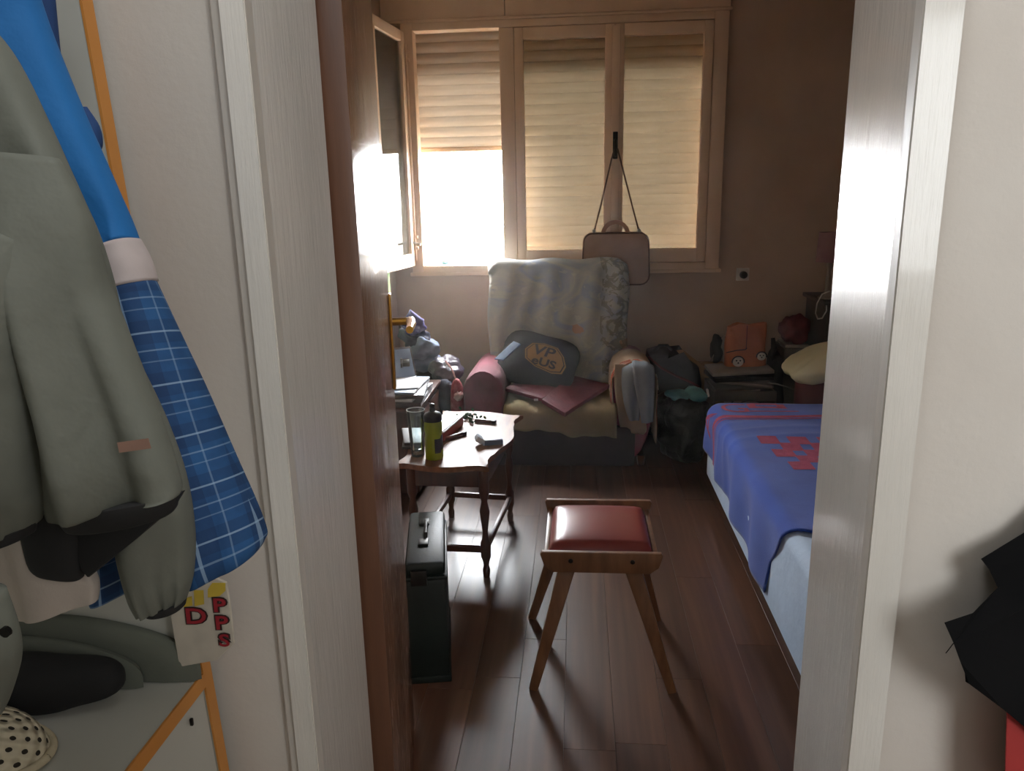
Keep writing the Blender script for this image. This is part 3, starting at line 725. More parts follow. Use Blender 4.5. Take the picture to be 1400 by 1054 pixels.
B().box((-.60, 3.21, TZ + .02), (.10, .26, .04), .003, q).build('box_body', MATS['red_card'], rb)
B().box((-.60, 3.21, TZ + .042), (.102, .262, .005), .001, q).build('box_lid', MATS['paper'], rb)
B().box((-.602, 3.208, TZ + .0453), (.085, .24, .002), 0, q).build('box_print', mat('dark_print', (54, 34, 44), .5), rb)
mat('brown_lighter', (88, 54, 42), .4, bmp=.03)
def lighter(loc, rz, L, label):
    t = thing('lighter', loc, label, 'lighter'); M = Euler((0, 0, rz)); o = Vector(loc)
    d = M.to_matrix() @ Vector((1, 0, 0)); up = Vector((0, 0, .008))
    B().tube([o + up - d * L / 2, o + up + d * L * .3], .0095, 10).build('lighter_body', MATS['brown_lighter'], t, smooth=50)
    B().box(o + up + d * L * .4, (L * .2, .017, .018), .003, M).build('lighter_head', MATS['dark_metal'], t)
lighter((-.428, 3.36, TZ), math.radians(-16), .105, 'brown stick lighter lying alone near the far end of the table')
lighter((-.535, 3.135, TZ), math.radians(48), .12, 'dark brown lighter lying in front of the red box')
pk = thing('cigarette_pack', (-.37, 3.055, TZ), 'open blue and white cigarette pack on the right side of the table', 'cigarette pack')
q = Euler((0, 0, math.radians(14))); qm = q.to_matrix(); o = Vector((-.365, 3.06, TZ + .0125))
mat('pack_white', (188, 196, 210), .45, bmp=.02); mat('pack_blue', (72, 86, 112), .45, bmp=.02)
B().box(o, (.088, .056, .024), .003, q).build('pack_body', MATS['pack_white'], pk)
B().box(o + qm @ Vector((.004, -.010, .0125)), (.078, .022, .001), 0, q).build('pack_band', MATS['pack_blue'], pk)
B().box(o + qm @ Vector((.004, -.0282, .0)), (.078, .001, .022), 0, q).build('pack_band', MATS['pack_blue'], pk)
B().box(o + qm @ Vector((-.055, 0, .012)), (.03, .056, .024), .003, Euler((0, math.radians(35), math.radians(14)))).build('flip_lid', MATS['pack_white'], pk)
mat('herb_green', (40, 66, 44), .8, c2=(66, 92, 62), scale=30)
b = B(); random.seed(11)
for k in range(46):
    p = Vector((-.555 + random.gauss(.02, .03), 3.40 + random.gauss(0, .055), TZ + .006 + random.random() * .012))
    b.soft(p, (.022, .012, .010), Euler((random.random() * 3, random.random() * 3, random.random() * 3)), 2.2, nu=6, nv=4)
tag(b.build('herb_crumbs', MATS['herb_green'], loc=(-.55, 3.4, TZ), smooth=0), 'small heap of dry green herb on the table behind the red box', 'herb', kind='stuff')
mat('dark_leather', (42, 34, 32), .5)
wl_ = thing('wallet', (-.70, 3.02, TZ), 'dark leather wallet propped on the table left of the glass', 'wallet')
for z, r in ((.012, 10), (.03, 16)): B().box((-.705, 3.06, TZ + z), (.09, .19, .012), .004, Euler((math.radians(3), math.radians(4), math.radians(r)))).build('wallet_flap', MATS['dark_leather'], wl_)

# ------------------------------------------------------------------ footstool
mat('maroon_vinyl', (124, 46, 44), .3, c2=(138, 56, 52), scale=5, bmp=.12, bscale=35, spec=.6, bdist=.003)
st_ = thing('footstool', (.08, 2.31, 0), 'low wooden stool with a maroon vinyl seat and splayed legs', 'stool')
b = B(); P = []
for j in range(15):
    v = j / 14; row = []
    for i in range(17):
        u = i / 16; k = (1 - (2 * u - 1) ** 10) * (1 - (2 * v - 1) ** 10); row.append((-.098 + .335 * u, 2.135 + .35 * v, .415 + .048 * k ** .35 + .012 * math.sin(PI * u) * math.sin(PI * v)))
    P.append(row)
b.grid(P); b.box((.0695, 2.31, .413), (.335, .35, .02), .002); b.build('seat_pad', MATS['maroon_vinyl'], st_, smooth=60)
def rail(y, x0, x1, z0, z1):
    pts = [(x0 + .006, y, z1), (x0, y, z1 - .008), (x0 + .012, y, z0 + .02), (x0 + .038, y, z0), (x1 - .038, y, z0), (x1 - .012, y, z0 + .02), (x1, y, z1 - .008), (x1 - .006, y, z1)]
    return B().prism(pts, (0, .018, 0), .003)
rail(2.115, -.115, .257, .385, .452).build('rail', MATS['stool_wood'], st_); rail(2.487, -.115, .257, .385, .468).build('rail', MATS['stool_wood'], st_)
for x in (-.096, .237): B().box((x, 2.31, .418), (.014, .356, .04), .002).build('side_rail', MATS['stool_wood'], st_)
for x in (-.022, .165): B().lathe([(.007, 0), (.007, .003), (.004, .005)], (x, 2.115, .425), 12, Euler((PI / 2, 0, 0))).build('screw', MATS['dark_metal'], st_)
for (xt, yt), (xb, yb) in (((-.03, 2.145), (-.14, 2.075)), ((.165, 2.145), (.292, 2.085)), ((-.045, 2.475), (-.168, 2.49)), ((.18, 2.475), (.288, 2.50))):
    B().bar((xt, yt, .40), (xb, yb, .0), .052, .026, .004, up=(0, 1, 0), w1=.028, d1=.02).build('leg', MATS['stool_wood'], st_)

# ------------------------------------------------------------------ dark green tool case
mat('green_case', (13, 20, 17), .5, spec=.3, c2=(19, 28, 24), scale=8, bmp=.15, bscale=120)
tc = thing('tool_case', (-.5, 2.3, 0), 'upright dark green tool case with latches beside the open door', 'case')
q = Euler((0, 0, math.radians(10))); qm = q.to_matrix(); tc0 = Vector((-.505, 2.30, 0))
def cb(name, c, s, m, bev=.006): return B().box(tc0 + qm @ Vector(c), s, bev, q).build(name, m, tc)
cb('case_body', (0, 0, .185), (.128, .42, .35), MATS['green_case'], .012)
cb('case_lid', (0, 0, .392), (.124, .41, .046), MATS['green_case'], .014)
cb('lid_rim', (0, 0, .366), (.135, .43, .014), MATS['green_case'], .004)
cb('base_rim', (0, 0, .012), (.134, .43, .024), MATS['green_case'], .004)
for y in (-.06, .10): cb('top_latch', (-.008, y, .417), (.034, .05, .01), MATS['dark_metal'], .003)
for x in (-.02,): cb('front_latch', (x, -.215, .372), (.05, .014, .05), MATS['steel'] if False else MATS['dark_metal'], .003)
b = B(); pts = [tc0 + qm @ Vector(p) for p in ((.0, -.02, .412), (.0, -.02, .43), (.0, .06, .436), (.0, .06, .412))]
b.tube(pts, .006, 8); b.build('carry_handle', MATS['black_plastic'], tc)

# ------------------------------------------------------------------ bed and towel
bd = thing('bed', (1.15, 2.8, 0), 'low bed with a white fitted sheet along the right side of the room', 'bed')
B().box((1.2, 2.80, .075), (.94, 1.80, .13), .01).build('bed_base', MATS['dark_wood'], bd)
b = B(); b.box((1.18, 2.79, .30), (1.06, 1.97, .345), .0)
es = [e for e in b.bm.edges if abs(e.verts[0].co.z - e.verts[1].co.z) > .1]; bmesh.ops.bevel(b.bm, geom=es, offset=.10, segments=6, affect='EDGES', profile=.5)
es = [e for e in b.bm.edges if e.verts[0].co.z > .46 and e.verts[1].co.z > .46 and len(e.link_faces) == 2 and e.calc_face_angle(0) > .8]; bmesh.ops.bevel(b.bm, geom=es, offset=.045, segments=5, affect='EDGES', profile=.5)
b.build('sheet', MATS['white_sheet'], bd, smooth=60)
def towel_mat():
    m, nt, bs, out = newmat('blue_towel')
    nt.links.new(ramp(nt, noise(nt, coords(nt), 5, 4), [(.3, (26, 64, 158)), (.7, (36, 80, 178))]), bs.inputs['Base Color'])
    bs.inputs['Roughness'].default_value = .95; bs.inputs['Sheen Weight'].default_value = .2
    bump(nt, bs, noise(nt, coords(nt), 260, 3), .5, .003)
towel_mat(); mat('towel_red', (150, 62, 92), .95, c2=(172, 76, 104), scale=30, bmp=.4, bscale=260)
TX0, TY1 = .645, 3.768
def towel_at(s, t, lift=0.0):
    """s metres from the far right of the towel across the bed and down its side, t metres from the far hem towards the door"""
    # far corner is rounded: the towel's edge follows the mattress
    y = TY1 - t; xe = TX0
    if y > 3.675: xe = TX0 + .10 - math.sqrt(max(0, .10 ** 2 - (y - 3.675) ** 2))
    r = .05; top = 1.45 - (xe + r); h = .4775
    wr = .003 * math.sin(17 * t + 5 * s + 2 * math.sin(4 * s)) * math.sin(3 * s + 1) + .0035 * abs(math.sin(26 * t + 2.5 * math.sin(4 * s) + s)) ** 6 * math.exp(-((t - .5) / .22) ** 2) + .002 * math.sin(13 * t - 9 * s)
    lift += .006 + wr
    if t < .05: h -= (.05 - t) * .8 * (1 - math.sin(min(1, t / .05) * PI / 2))
    if s < top: return Vector((1.45 - s, y, h + lift))
    a = (s - top) / r
    if a < PI / 2: return Vector((xe + r - (r + lift) * math.sin(a), y, h - r + (r + lift) * math.cos(a)))
    d = s - top - r * PI / 2; return Vector((xe - lift - .010 * math.sin(17 * t) * min(1, d * 8) - .02 * d, y, h - r - d))
P = []; S1 = .755 + .05 * PI / 2; nS, nT = 70, 90
for i in range(nT):
    q_ = i / (nT - 1); row = []
    for k in range(nS):
        p = k / (nS - 1); smax = S1 + .155 + .115 * q_; s = p * smax
        tnear = 1.60 - .25 * max(0, min(1, (s - .62) / .35)) ** 1.2 + .03 * math.sin(9 * s)
        row.append(towel_at(s, q_ * tnear))
    P.append(row)
tow = thing('blue_towel', (1.0, 3.0, .48), 'blue towel with red lettering and checks draped over the bed edge', 'towel')
B().sheet(P, .005).build('towel_body', MATS['blue_towel'], tow, smooth=180)
def patch(name, s0, s1, t0, t1, lift=.0015, ns=30, nt_=4):
    P = [[towel_at(s0 + (s1 - s0) * i / ns, t0 + (t1 - t0) * j / nt_, lift) for i in range(ns + 1)] for j in range(nt_ + 1)]
    return B().grid(P).build(name, MATS['towel_red'], tow, smooth=180)
patch('stripe', .0, 1.02, .262, .300, ns=60); patch('stripe', .0, 1.02, .314, .324, ns=60)
lettering('AG', .20, lambda x, y: towel_at(.765 - x * 1.0, .15 - y * 1.05, .002), 'lettering', MATS['towel_red'], tow, spacing=1.15)
for s0, s1, t0, t1 in ((.40, .68, .185, .200), (.47, .60, .05, .075), (.44, .48, .065, .14), (.58, .62, .065, .14), (.48, .58, .11, .135)): patch('motif', s0, s1, t0, t1, ns=10)
for i in range(7):
    for j in range(5):
        if (i + j) % 2 == 0: patch('check', .235 + .062 * i - .012 * j, .316 + .062 * i - .012 * j, .594 + .078 * j, .688 + .078 * j, ns=4)
patch('motif', .38, .39, 1.13, 1.33, ns=3, nt_=8); patch('motif', .0, .39, 1.13, 1.142, ns=20)
# pillow on a round dark red pouffe at the bed's head
mat('pouffe_red', (74, 20, 28), .5, c2=(92, 28, 36), scale=4)
pf = thing('pouffe', (1.36, 4.16, 0), 'dark red round pouffe under the cream pillow', 'pouffe')
B().lathe([(.155, .02), (.165, .05), (.165, .49), (.155, .515), (.10, .525)], (1.36, 4.16, 0), 28).build('drum', MATS['pouffe_red'], pf, smooth=50)
B().lathe([(.15, 0), (.15, .02)], (1.36, 4.16, 0), 24).build('foot_ring', MATS['black_plastic'], pf)
mat('cream_linen', (206, 204, 170), .85, c2=(220, 218, 190), scale=3, bmp=.3, bscale=40)
b = B(); b.soft((1.42, 4.12, .625), (.60, .42, .17), Euler((math.radians(4), math.radians(-14), 0)), 2.6, .45, lump=.02, nu=48, nv=24)
for v in b.bm.verts:
    if v.co.x < 1.30: v.co.z += .008 * math.sin(v.co.y * 90) * (1.30 - v.co.x) / .18
tag(b.build('pillow', MATS['cream_linen'], loc=(1.42, 4.12, .54), smooth=180), 'plump cream pillow with gathered edge beyond the bed', 'pillow')

# ================================================================== clutter along the far wall, right of the armchair
mat('black_nylon', (22, 22, 24), .7, c2=(34, 34, 36), scale=9, bmp=.3, bscale=40)
mat('dark_red_piping', (96, 36, 40), .6); mat('grey_bin_liner', (34, 37, 36), .42, c2=(48, 51, 48), scale=7, bmp=.9, bscale=11, bdist=.03)
mat('teal_cloth', (58, 122, 128), .7, c2=(84, 150, 154), scale=8, bmp=.4, bscale=30)
mat('cardboard', (142, 112, 78), .85, c2=(160, 128, 92), bmp=.15)
mat('crate_grey', (84, 76, 68), .6, c2=(100, 92, 82)); mat('grey_board', (128, 118, 106), .7, c2=(148, 138, 126))
mat('orange_cloth', (166, 92, 54), .88, c2=(184, 112, 70), scale=4, bmp=.4, bscale=24, bdist=.01)
gb = B().soft((.625, 4.33, .18), (.32, .38, .38), Euler((0, 0, .2)), 2.8, lump=.06, nu=44, nv=26)
tag(gb.build('bin_bag', MATS['grey_bin_liner'], loc=(.56, 4.36, 0), smooth=180), 'dark grey stuffed plastic bag on the floor right of the armchair', 'bag')
tl = thing('teal_bundle', (.63, 4.32, .37), 'teal towel bundle lying on the dark grey plastic bag', 'towel')
B().soft((.575, 4.27, .385), (.16, .13, .05), Euler((0, .1, .3)), 2.2, lump=.02, seed=4).build('towel_fold', MATS['teal_cloth'], tl, smooth=180)
B().soft((.675, 4.29, .378), (.13, .13, .085), Euler((0, .35, -.2)), 2.3, lump=.015, seed=8).build('towel_fold', MATS['teal_cloth'], tl, smooth=180)
B().box((.745, 4.30, .39), (.012, .03, .045), .003, Euler((0, -.2, 0))).build('label_tag', MATS['white_plastic'], tl)
bk = thing('backpack', (.58, 4.72, 0), 'black backpack with dark red piping slumped against the far wall', 'backpack')
b = B(); o = [(.425, .02), (.42, .42), (.435, .555), (.50, .565), (.56, .575), (.62, .53), (.70, .49), (.745, .46), (.765, .36), (.76, .02)]
b.prism([(x, 4.60, z) for x, z in o], (0, .22, 0), .045); b.build('pack_body', MATS['black_nylon'], bk, smooth=50)
B().tube([(.43, 4.60, .54), (.51, 4.593, .47), (.60, 4.593, .42), (.68, 4.593, .385), (.745, 4.60, .35)], .007, 8).build('piping', MATS['dark_red_piping'], bk)
B().prism([(.47, 4.605, .05), (.47, 4.605, .32), (.70, 4.605, .29), (.70, 4.605, .05)], (0, -.05, 0), .02).build('front_pocket', MATS['black_nylon'], bk)
B().tube([(.47, 4.66, .555), (.50, 4.65, .60), (.55, 4.65, .60), (.575, 4.66, .57)], .009, 8).build('grab_handle', MATS['black_nylon'], bk)
tag(B().tube([at(896, 512, 4.3), at(897, 520, 4.28), at(898, 533, 4.27)], [.009, .010, .010], 8).build('white_bottle', MATS['white_plastic'], loc=tuple(at(897, 520, 4.3))), 'small white tube beside the grey blue trousers', 'tube')
bx = thing('cardboard_box', (.80, 4.80, 0), 'tan cardboard box with a raised flap behind the black backpack', 'box')
B().box((.84, 4.87, .22), (.2, .12, .44), .004).build('box_body', MATS['cardboard'], bx)
B().prism([(.62, 4.76, .545), (.66, 4.76, .55), (.80, 4.72, .44), (.90, 4.72, .43), (.88, 4.72, .425), (.72, 4.72, .425)], (0, .006, 0)).build('flap', MATS['cardboard'], bx)
cr = thing('crate', (1.0, 4.62, 0), 'dark slatted crate of odds and ends under the orange bag', 'crate')
for z in (.07, .16, .25, .34):
    for s in (-1, 1): B().box((.98, 4.58 + s * .17, z), (.36, .012, .06), .002).build('crate_slat', MATS['crate_grey'], cr)
for sx in (-1, 1):
    B().box((.98 + sx * .175, 4.58, .2), (.012, .35, .33), .002).build('crate_end', MATS['crate_grey'], cr)
B().box((.98, 4.58, .03), (.35, .34, .012)).build('crate_floor', MATS['crate_grey'], cr)
for i, (z, w_, dx, rz, m) in enumerate(((.375, .34, .0, .05, 'crate_grey'), (.40, .31, .02, -.08, 'grey_board'), (.432, .35, -.01, .10, 'dark_metal'), (.468, .36, -.01, .02, 'grey_board'))):
    lab = ('lowest dark board on the crate below the orange bag', 'pale folded paper second from the bottom on the crate', 'dark folder under the topmost grey board on the crate', 'grey board directly under the orange bag')[i]
    tag(B().box((.98 + dx, 4.58, z), (w_, .26, (.02, .018, .026, .022)[i]), .004, Euler((0, (-.05, .09, -.03, -.05)[i], rz))).build(('board', 'folded_paper', 'folder', 'board')[i], MATS[m], loc=(.98 + dx, 4.58, z)), lab, ('board', 'paper', 'folder', 'board')[i])
tag(B().prism([(.82, 4.70, .485), (.90, 4.72, .485), (.915, 4.73, .64), (.895, 4.73, .64)], (0, .01, 0), .002).build('white_card', MATS['grey_board'], loc=(.86, 4.7, .485)), 'upright pale card leaning behind the left side of the orange bag', 'card')
og = thing('orange_bag', (1.01, 4.60, .49), 'orange cloth bag with two little black and white faces standing on the crate', 'bag')
b = B(); P = []
for j in range(24):
    v = j / 23; row = []
    for i in range(36):
        a = 2 * PI * i / 36; sx = math.copysign(abs(math.cos(a)) ** .5, math.cos(a)); sy = math.copysign(abs(math.sin(a)) ** .5, math.sin(a))
        wv = 1 + .03 * math.sin(7 * v + 2 * sx); row.append((1.012 + sx * .122 * wv * (1 - .06 * v), 4.62 + sy * .055 * (1 - .35 * v) + .006 * math.sin(9 * sx + 8 * v), .482 + v * .25 - .012 * (v > .9) * math.sin(5 * sx)))
    P.append(row)
b.grid(P, close_u=True, cap=True); b.build('bag_body', MATS['orange_cloth'], og, smooth=70)
mat('face_white', (205, 195, 175), .8)
for x, z, r in ((.962, .515, .032), (1.098, .548, .026)):
    f = B().soft((x, 4.560, z), (r * 2, .012, r * 1.9), None, 2.2, nu=20, nv=10).build('face_print', MATS['face_white'], og, smooth=180)
    B().tube([(x + r * 1.12 * math.cos(t), 4.557, z + r * 1.05 * math.sin(t)) for t in np.linspace(-.2, PI + .2, 16)], .004, 6).build('face_outline', MATS['black_plastic'], f)
    for dx, dz in ((-.35, .25), (.35, .25), (0, -.2)): B().soft((x + dx * r, 4.5525, z + dz * r), (r * .34, .006, r * .3), None, 2, nu=8, nv=6).build('face_spot', MATS['black_plastic'], f)
B().tube([(.89, 4.566, .57), (.95, 4.558, .585), (1.0, 4.558, .59), (1.01, 4.558, .60)], .003, 6).build('drawstring', MATS['black_plastic'], og)
B().tube([(1.005, 4.560, .59), (1.008, 4.570, .66), (1.01, 4.585, .73)], .002, 6).build('seam', MATS['dark_red_piping'], og)
b = B().soft((.862, 4.74, .56), (.07, .09, .18), None, 2.4, lump=.02); tag(b.build('dark_pouch', MATS['black_nylon'], loc=(.862, 4.74, .47), smooth=180), 'small dark pouch just left of the orange bag', 'pouch')
b = B().soft((1.207, 4.66, .28), (.085, .26, .56), None, 3.2, lump=.03, seed=3); tag(b.build('dark_sack', MATS['black_nylon'], loc=(1.2, 4.66, 0), smooth=180), 'dark sack standing between the crate and the night table', 'sack')
b = B().tube([(1.16, 4.53, .53), (1.15, 4.54, .56), (1.165, 4.55, .6), (1.158, 4.56, .66)], [.012, .02, .018, .012], 8); tag(b.build('dark_bottle', MATS['black_plastic'], loc=(1.16, 4.54, .53), smooth=180), 'small dark flask right of the orange bag', 'flask')
cb_ = B().tube([Vector((1.0 + .10 * math.cos(t) * (1 + .05 * t / 6), 4.40 + .06 * math.sin(t * .5), .23 + .10 * math.sin(t))) for t in np.linspace(.4, 11, 60)], .0045, 6)
tag(cb_.build('cable', mat('cable_grey', (110, 104, 96), .5), loc=(1.0, 4.42, .2), smooth=180), 'loose grey cable looped in front of the crate', 'cable')
tag(B().tube([at(1050, 523, 4.3), at(1062, 525, 4.25), at(1085, 532, 4.2), at(1093, 534, 4.2)], .004, 6).build('thin_rod', MATS['cable_grey'], loc=tuple(at(1050, 523, 4.3))), 'thin pale rod poking out towards the dark red pouffe', 'rod')
# night table in the corner with lamp, red cloths and small boxes
mat('night_wood', (34, 20, 15), .45, c2=(46, 28, 20), scale=7, stretch=(6, 6, .6))
nt_ = thing('night_table', (1.55, 4.72, 0), 'dark wooden night table in the gloomy far right corner', 'table')
B().box((1.66, 4.72, .45), (.44, .40, .82), .006).build('cabinet_body', MATS['night_wood'], nt_)
B().box((1.66, 4.72, .872), (.48, .44, .024), .005).build('cabinet_top', MATS['night_wood'], nt_)
for z in (.25, .6):
    dd = B().box((1.66, 4.512, z), (.40, .016, .3), .004).build('drawer', MATS['night_wood'], nt_); B().lathe([(.008, 0), (.014, .014), (.008, .02)], (1.66, 4.506, z), 12, Euler((PI / 2, 0, 0))).build('knob', MATS['brass'], dd)
for sx in (-.2, .2): B().box((1.66 + sx, 4.72, .02), (.04, .36, .04), .004).build('foot', MATS['night_wood'], nt_)
mat('pink_shade', (128, 94, 100), .85, c2=(142, 108, 112)); 
lp = thing('table_lamp', (1.47, 4.62, .885), 'small table lamp with a dusty pink shade on the night table', 'lamp')
B().lathe([(.05, 0), (.052, .01), (.02, .03), (.012, .06), (.016, .10), (.01, .16), (.02, .19), (.012, .22)], (1.47, 4.62, .885), 18).build('lamp_base', MATS['grey_board'], lp, smooth=60)
b = B(); b.grid([[(1.47 + r * math.cos(a), 4.62 + r * math.sin(a), z) for a in np.linspace(0, 2 * PI, 25)[:-1]] for r, z in ((.078, 1.10), (.070, 1.27), (.067, 1.27), (.075, 1.10))] , close_u=True); b.build('lamp_shade', MATS['pink_shade'], lp, smooth=60)
B().lathe([(.012, 0), (.012, .04)], (1.47, 4.62, 1.095), 10).build('lamp_socket', MATS['white_plastic'], lp)
tag(B().tube([atx(x, y, 1.40 + .006 * i) for i, (x, y) in enumerate(((1134, 398), (1124, 402), (1117, 415), (1115, 428), (1118, 436), (1124, 435), (1130, 425), (1130, 412)))], .004, 8).build('charging_cable', MATS['white_plastic'], loc=(1.4, 4.5, .88), smooth=180), 'thin white cord looping down the front of the night table', 'cord')
rcb = B().box((1.325, 4.76, .30), (.15, .24, .56), .008); 
tag(rcb.build('tall_box', MATS['crate_grey'], loc=(1.325, 4.76, 0)), 'tall grey brown box left of the night table under red cloths', 'box')
tag(B().box((1.325, 4.74, .592), (.14, .2, .02), .004).build('pale_book', MATS['grey_board'], loc=(1.325, 4.74, .58)), 'pale book below the red cloths in the far corner', 'book')
mat('red_cloth', (98, 26, 26), .85, c2=(116, 34, 32), bmp=.3)
b = B().soft((1.33, 4.74, .68), (.16, .22, .16), Euler((0, .1, 0)), 2.6, lump=.03, seed=5); tag(b.build('red_cloth', MATS['red_cloth'], loc=(1.33, 4.74, .60), smooth=180), 'crumpled dark red cloths stacked on the pale book in the far corner', 'cloth')

# ================================================================== clutter at the left, behind the open door
mat('green_curtain', (126, 148, 96), .8, c2=(146, 166, 112), bmp=.2); mat('dusty_pink', (160, 96, 88), .8)
gc = thing('green_curtain', (-1.15, 4.4, .7), 'narrow strip of green cloth hanging on the left wall below the window', 'curtain')
P = [[(-1.155 + .012 * math.sin(9 * u * 6), 4.22 + .34 * u, z) for u in np.linspace(0, 1, 24)] for z in np.linspace(1.10, .42, 8)]
B().sheet(P, .004).build('curtain_cloth', MATS['green_curtain'], gc, smooth=180)
P = [[(-1.150 + .012 * math.sin(9 * u * 6), 4.10 + .12 * u, z) for u in np.linspace(0, 1, 10)] for z in np.linspace(1.10, .42, 8)]
B().sheet(P, .004).build('curtain_edge', MATS['dusty_pink'], gc, smooth=180)
lc = thing('low_cabinet', (-1.0, 3.95, 0), 'dark low cabinet behind the open door, covered with papers', 'cabinet')
B().box((-.99, 3.95, .24), (.34, .62, .44), .006).build('cabinet_body', MATS['dark_wood'], lc)
B().box((-.985, 3.95, .466), (.37, .65, .018), .004).build('cabinet_top', MATS['dark_wood'], lc)
for y in (3.8, 4.1):
    dd = B().box((-.815, y, .24), (.016, .28, .38), .004).build('door', MATS['dark_wood'], lc); B().lathe([(.007, 0), (.012, .016)], (-.808, y + (.1 if y < 4 else -.1), .3), 10, Euler((0, PI / 2, 0))).build('knob', MATS['brass'], dd)
for y in (3.70, 4.20): B().box((-.99, y, .012), (.3, .05, .024), .002).build('foot', MATS['dark_wood'], lc)
mat('magazine_dark', (66, 60, 62), .35, c2=(90, 84, 86), scale=9); mat('magazine_blue', (128, 146, 172), .4, c2=(150, 166, 188), scale=8)
STK = ((.487, .024, .30, .42, .05, 'magazine_dark', 'dark magazine at the bottom of the paper pile behind the door'),
       (.509, .012, .27, .38, -.10, 'paper', 'white edged booklet second from the bottom of the paper pile behind the door'),
       (.527, .020, .30, .40, .12, 'magazine_dark', 'thick dark magazine in the middle of the paper pile behind the door'),
       (.545, .010, .26, .36, -.04, 'magazine_blue', 'pale blue magazine second from the top of the paper pile'),
       (.556, .006, .20, .28, .25, 'paper', 'loose white sheets on top of the paper pile behind the door'))
for i, (z, h, wx, wy, rz, m, lab) in enumerate(STK):
    t = thing('magazine', (-.955, 3.86, z - h / 2), lab, 'magazine', 'paper pile on the low cabinet')
    q = Euler((0, 0, rz)); B().box((-.955, 3.86, z), (wx, wy, h), .002, q).build('cover', MATS[m], t)
    B().box((-.955, 3.86, z), (wx + .0015, wy - .006, h * .6), 0, q).build('pages', MATS['paper'], t)
nb = thing('notebook', (-1.0, 4.06, .56), 'dark notebook standing tilted open behind the paper pile', 'notebook')
B().box((-.985, 4.02, .62), (.17, .012, .20), .003, Euler((math.radians(-32), 0, math.radians(28)))).build('cover', MATS['magazine_dark'], nb)
B().box((-.98, 4.005, .62), (.155, .004, .185), .001, Euler((math.radians(-32), 0, math.radians(28)))).build('page', MATS['magazine_blue'], nb)
mat('navy_cloth', (36, 38, 56), .85, c2=(54, 56, 78), scale=7, bmp=.35, bscale=40); mat('slate_cloth', (84, 96, 118), .85, c2=(114, 126, 148), scale=7, bmp=.35, bscale=40)
mat('black_cloth', (28, 27, 30), .8, c2=(40, 38, 42), scale=6, bmp=.4, bscale=30); mat('purple_cloth', (70, 66, 112), .85, c2=(96, 92, 140), scale=8, bmp=.3)
mat('violet_shine', (64, 56, 70), .35, c2=(92, 84, 100), scale=10, bmp=.8, bscale=14, bdist=.02)
hp = B().soft((-.94, 4.56, .23), (.42, .52, .50), None, 2.7, lump=.07, seed=2, nu=48, nv=28)
tag(hp.build('garment_heap', MATS['black_cloth'], loc=(-.94, 4.56, 0), smooth=180), 'large heap of black clothes on the floor left of the armchair', 'clothes')
CL = ((-.97, 4.50, .53, .30, .20, .12, .2, 'slate_cloth', 'slate blue folded garment lying on the black clothes heap'),
      (-.93, 4.45, .62, .20, .16, .12, -.5, 'slate_cloth', 'rolled grey blue garment above the slate one on the heap'),
      (-.99, 4.50, .69, .17, .16, .12, .5, 'navy_cloth', 'dark navy garment near the top of the clothes heap'),
      (-.985, 4.44, .765, .13, .12, .10, -.7, 'purple_cloth', 'purple blue cloth crowning the clothes heap by the door handle'),
      (-.80, 4.44, .50, .20, .26, .14, .3, 'violet_shine', 'shiny dark violet jacket bundle on the right of the clothes heap'),
      (-.80, 4.30, .36, .16, .18, .22, .2, 'navy_cloth', 'navy bundle hanging at the lower front of the clothes heap'))
for i, (x, y, z, sx, sy, sz, rr, m, lab) in enumerate(CL):
    b = B().soft((x, y, z), (sx, sy, sz), Euler((.2 * rr, .5 * rr, rr)), 2.2, lump=.035, seed=20 + i, nu=36, nv=22)
    tag(b.build('garment', MATS[m], loc=(x, y, z - sz / 2), smooth=180), lab, 'clothes', 'clothes on the heap')
for i in range(3):
    pass
b = B().tube([(-1.02, 4.40, .80), (-.99, 4.40, .845), (-.955, 4.42, .80), (-.92, 4.42, .79)], [.018, .028, .03, .02], 10); tag(b.build('garment', MATS['purple_cloth'], loc=(-1, 4.4, .78), smooth=180), 'thin purple sleeve sticking up at the very top of the clothes heap', 'clothes', 'clothes on the heap')
mat('lace_red', (142, 44, 56), .7, c2=(178, 96, 104), scale=40, bmp=.5)
lr = thing('red_lace_bag', (-.70, 4.22, 0), 'small red lace bag on the floor between the clothes heap and the armchair', 'bag')
B().soft((-.70, 4.22, .25), (.085, .10, .50), None, 2.6, lump=.02, seed=9).build('bag_body', MATS['lace_red'], lr, smooth=180)
B().soft((-.685, 4.18, .40), (.05, .06, .05), None, 2.2, lump=.01).build('lace_knot', mat('lace_pale', (204, 160, 160), .8), lr, smooth=180)
B().tube([(-.70, 4.22, .48), (-.73, 4.24, .55), (-.77, 4.28, .585)], .005, 6).build('cord', MATS['lace_pale'], lr)

# ================================================================== the hall: cabinet with coats on the left
mat('melamine', (176, 176, 168), .35, c2=(184, 184, 176), bmp=.02, scale=2); mat('edge_band', (186, 122, 52), .5, c2=(200, 136, 66), bmp=.05)
LEAN = math.radians(2.4)
hc = thing('coat_cabinet', (-.66, .30, 0), 'tall white melamine coat cabinet with orange edge strips and an open bench', 'cabinet', rot=(0, LEAN * 0, 0))
XFb = -.4885
def lx(z): return XFb - (z - .90) * .042
def lbox(name, x0, x1, y0, y1, z0, z1, m, bev=.0015):
    """box whose front leans with the cabinet; x0, x1 are offsets from the leaning front"""
    b = B(); vs = [b.bm.verts.new((lx(z) + x, y, z)) for z in (z0, z1) for x, y in ((x0, y0), (x1, y0), (x1, y1), (x0, y1))]
    for f in ((3, 2, 1, 0), (4, 5, 6, 7), (0, 1, 5, 4), (1, 2, 6, 5), (2, 3, 7, 6), (3, 0, 4, 7)): b.bm.faces.new([vs[i] for i in f])
    return b.build(name, MATS[m], hc, smooth=0)
DEP = -.36
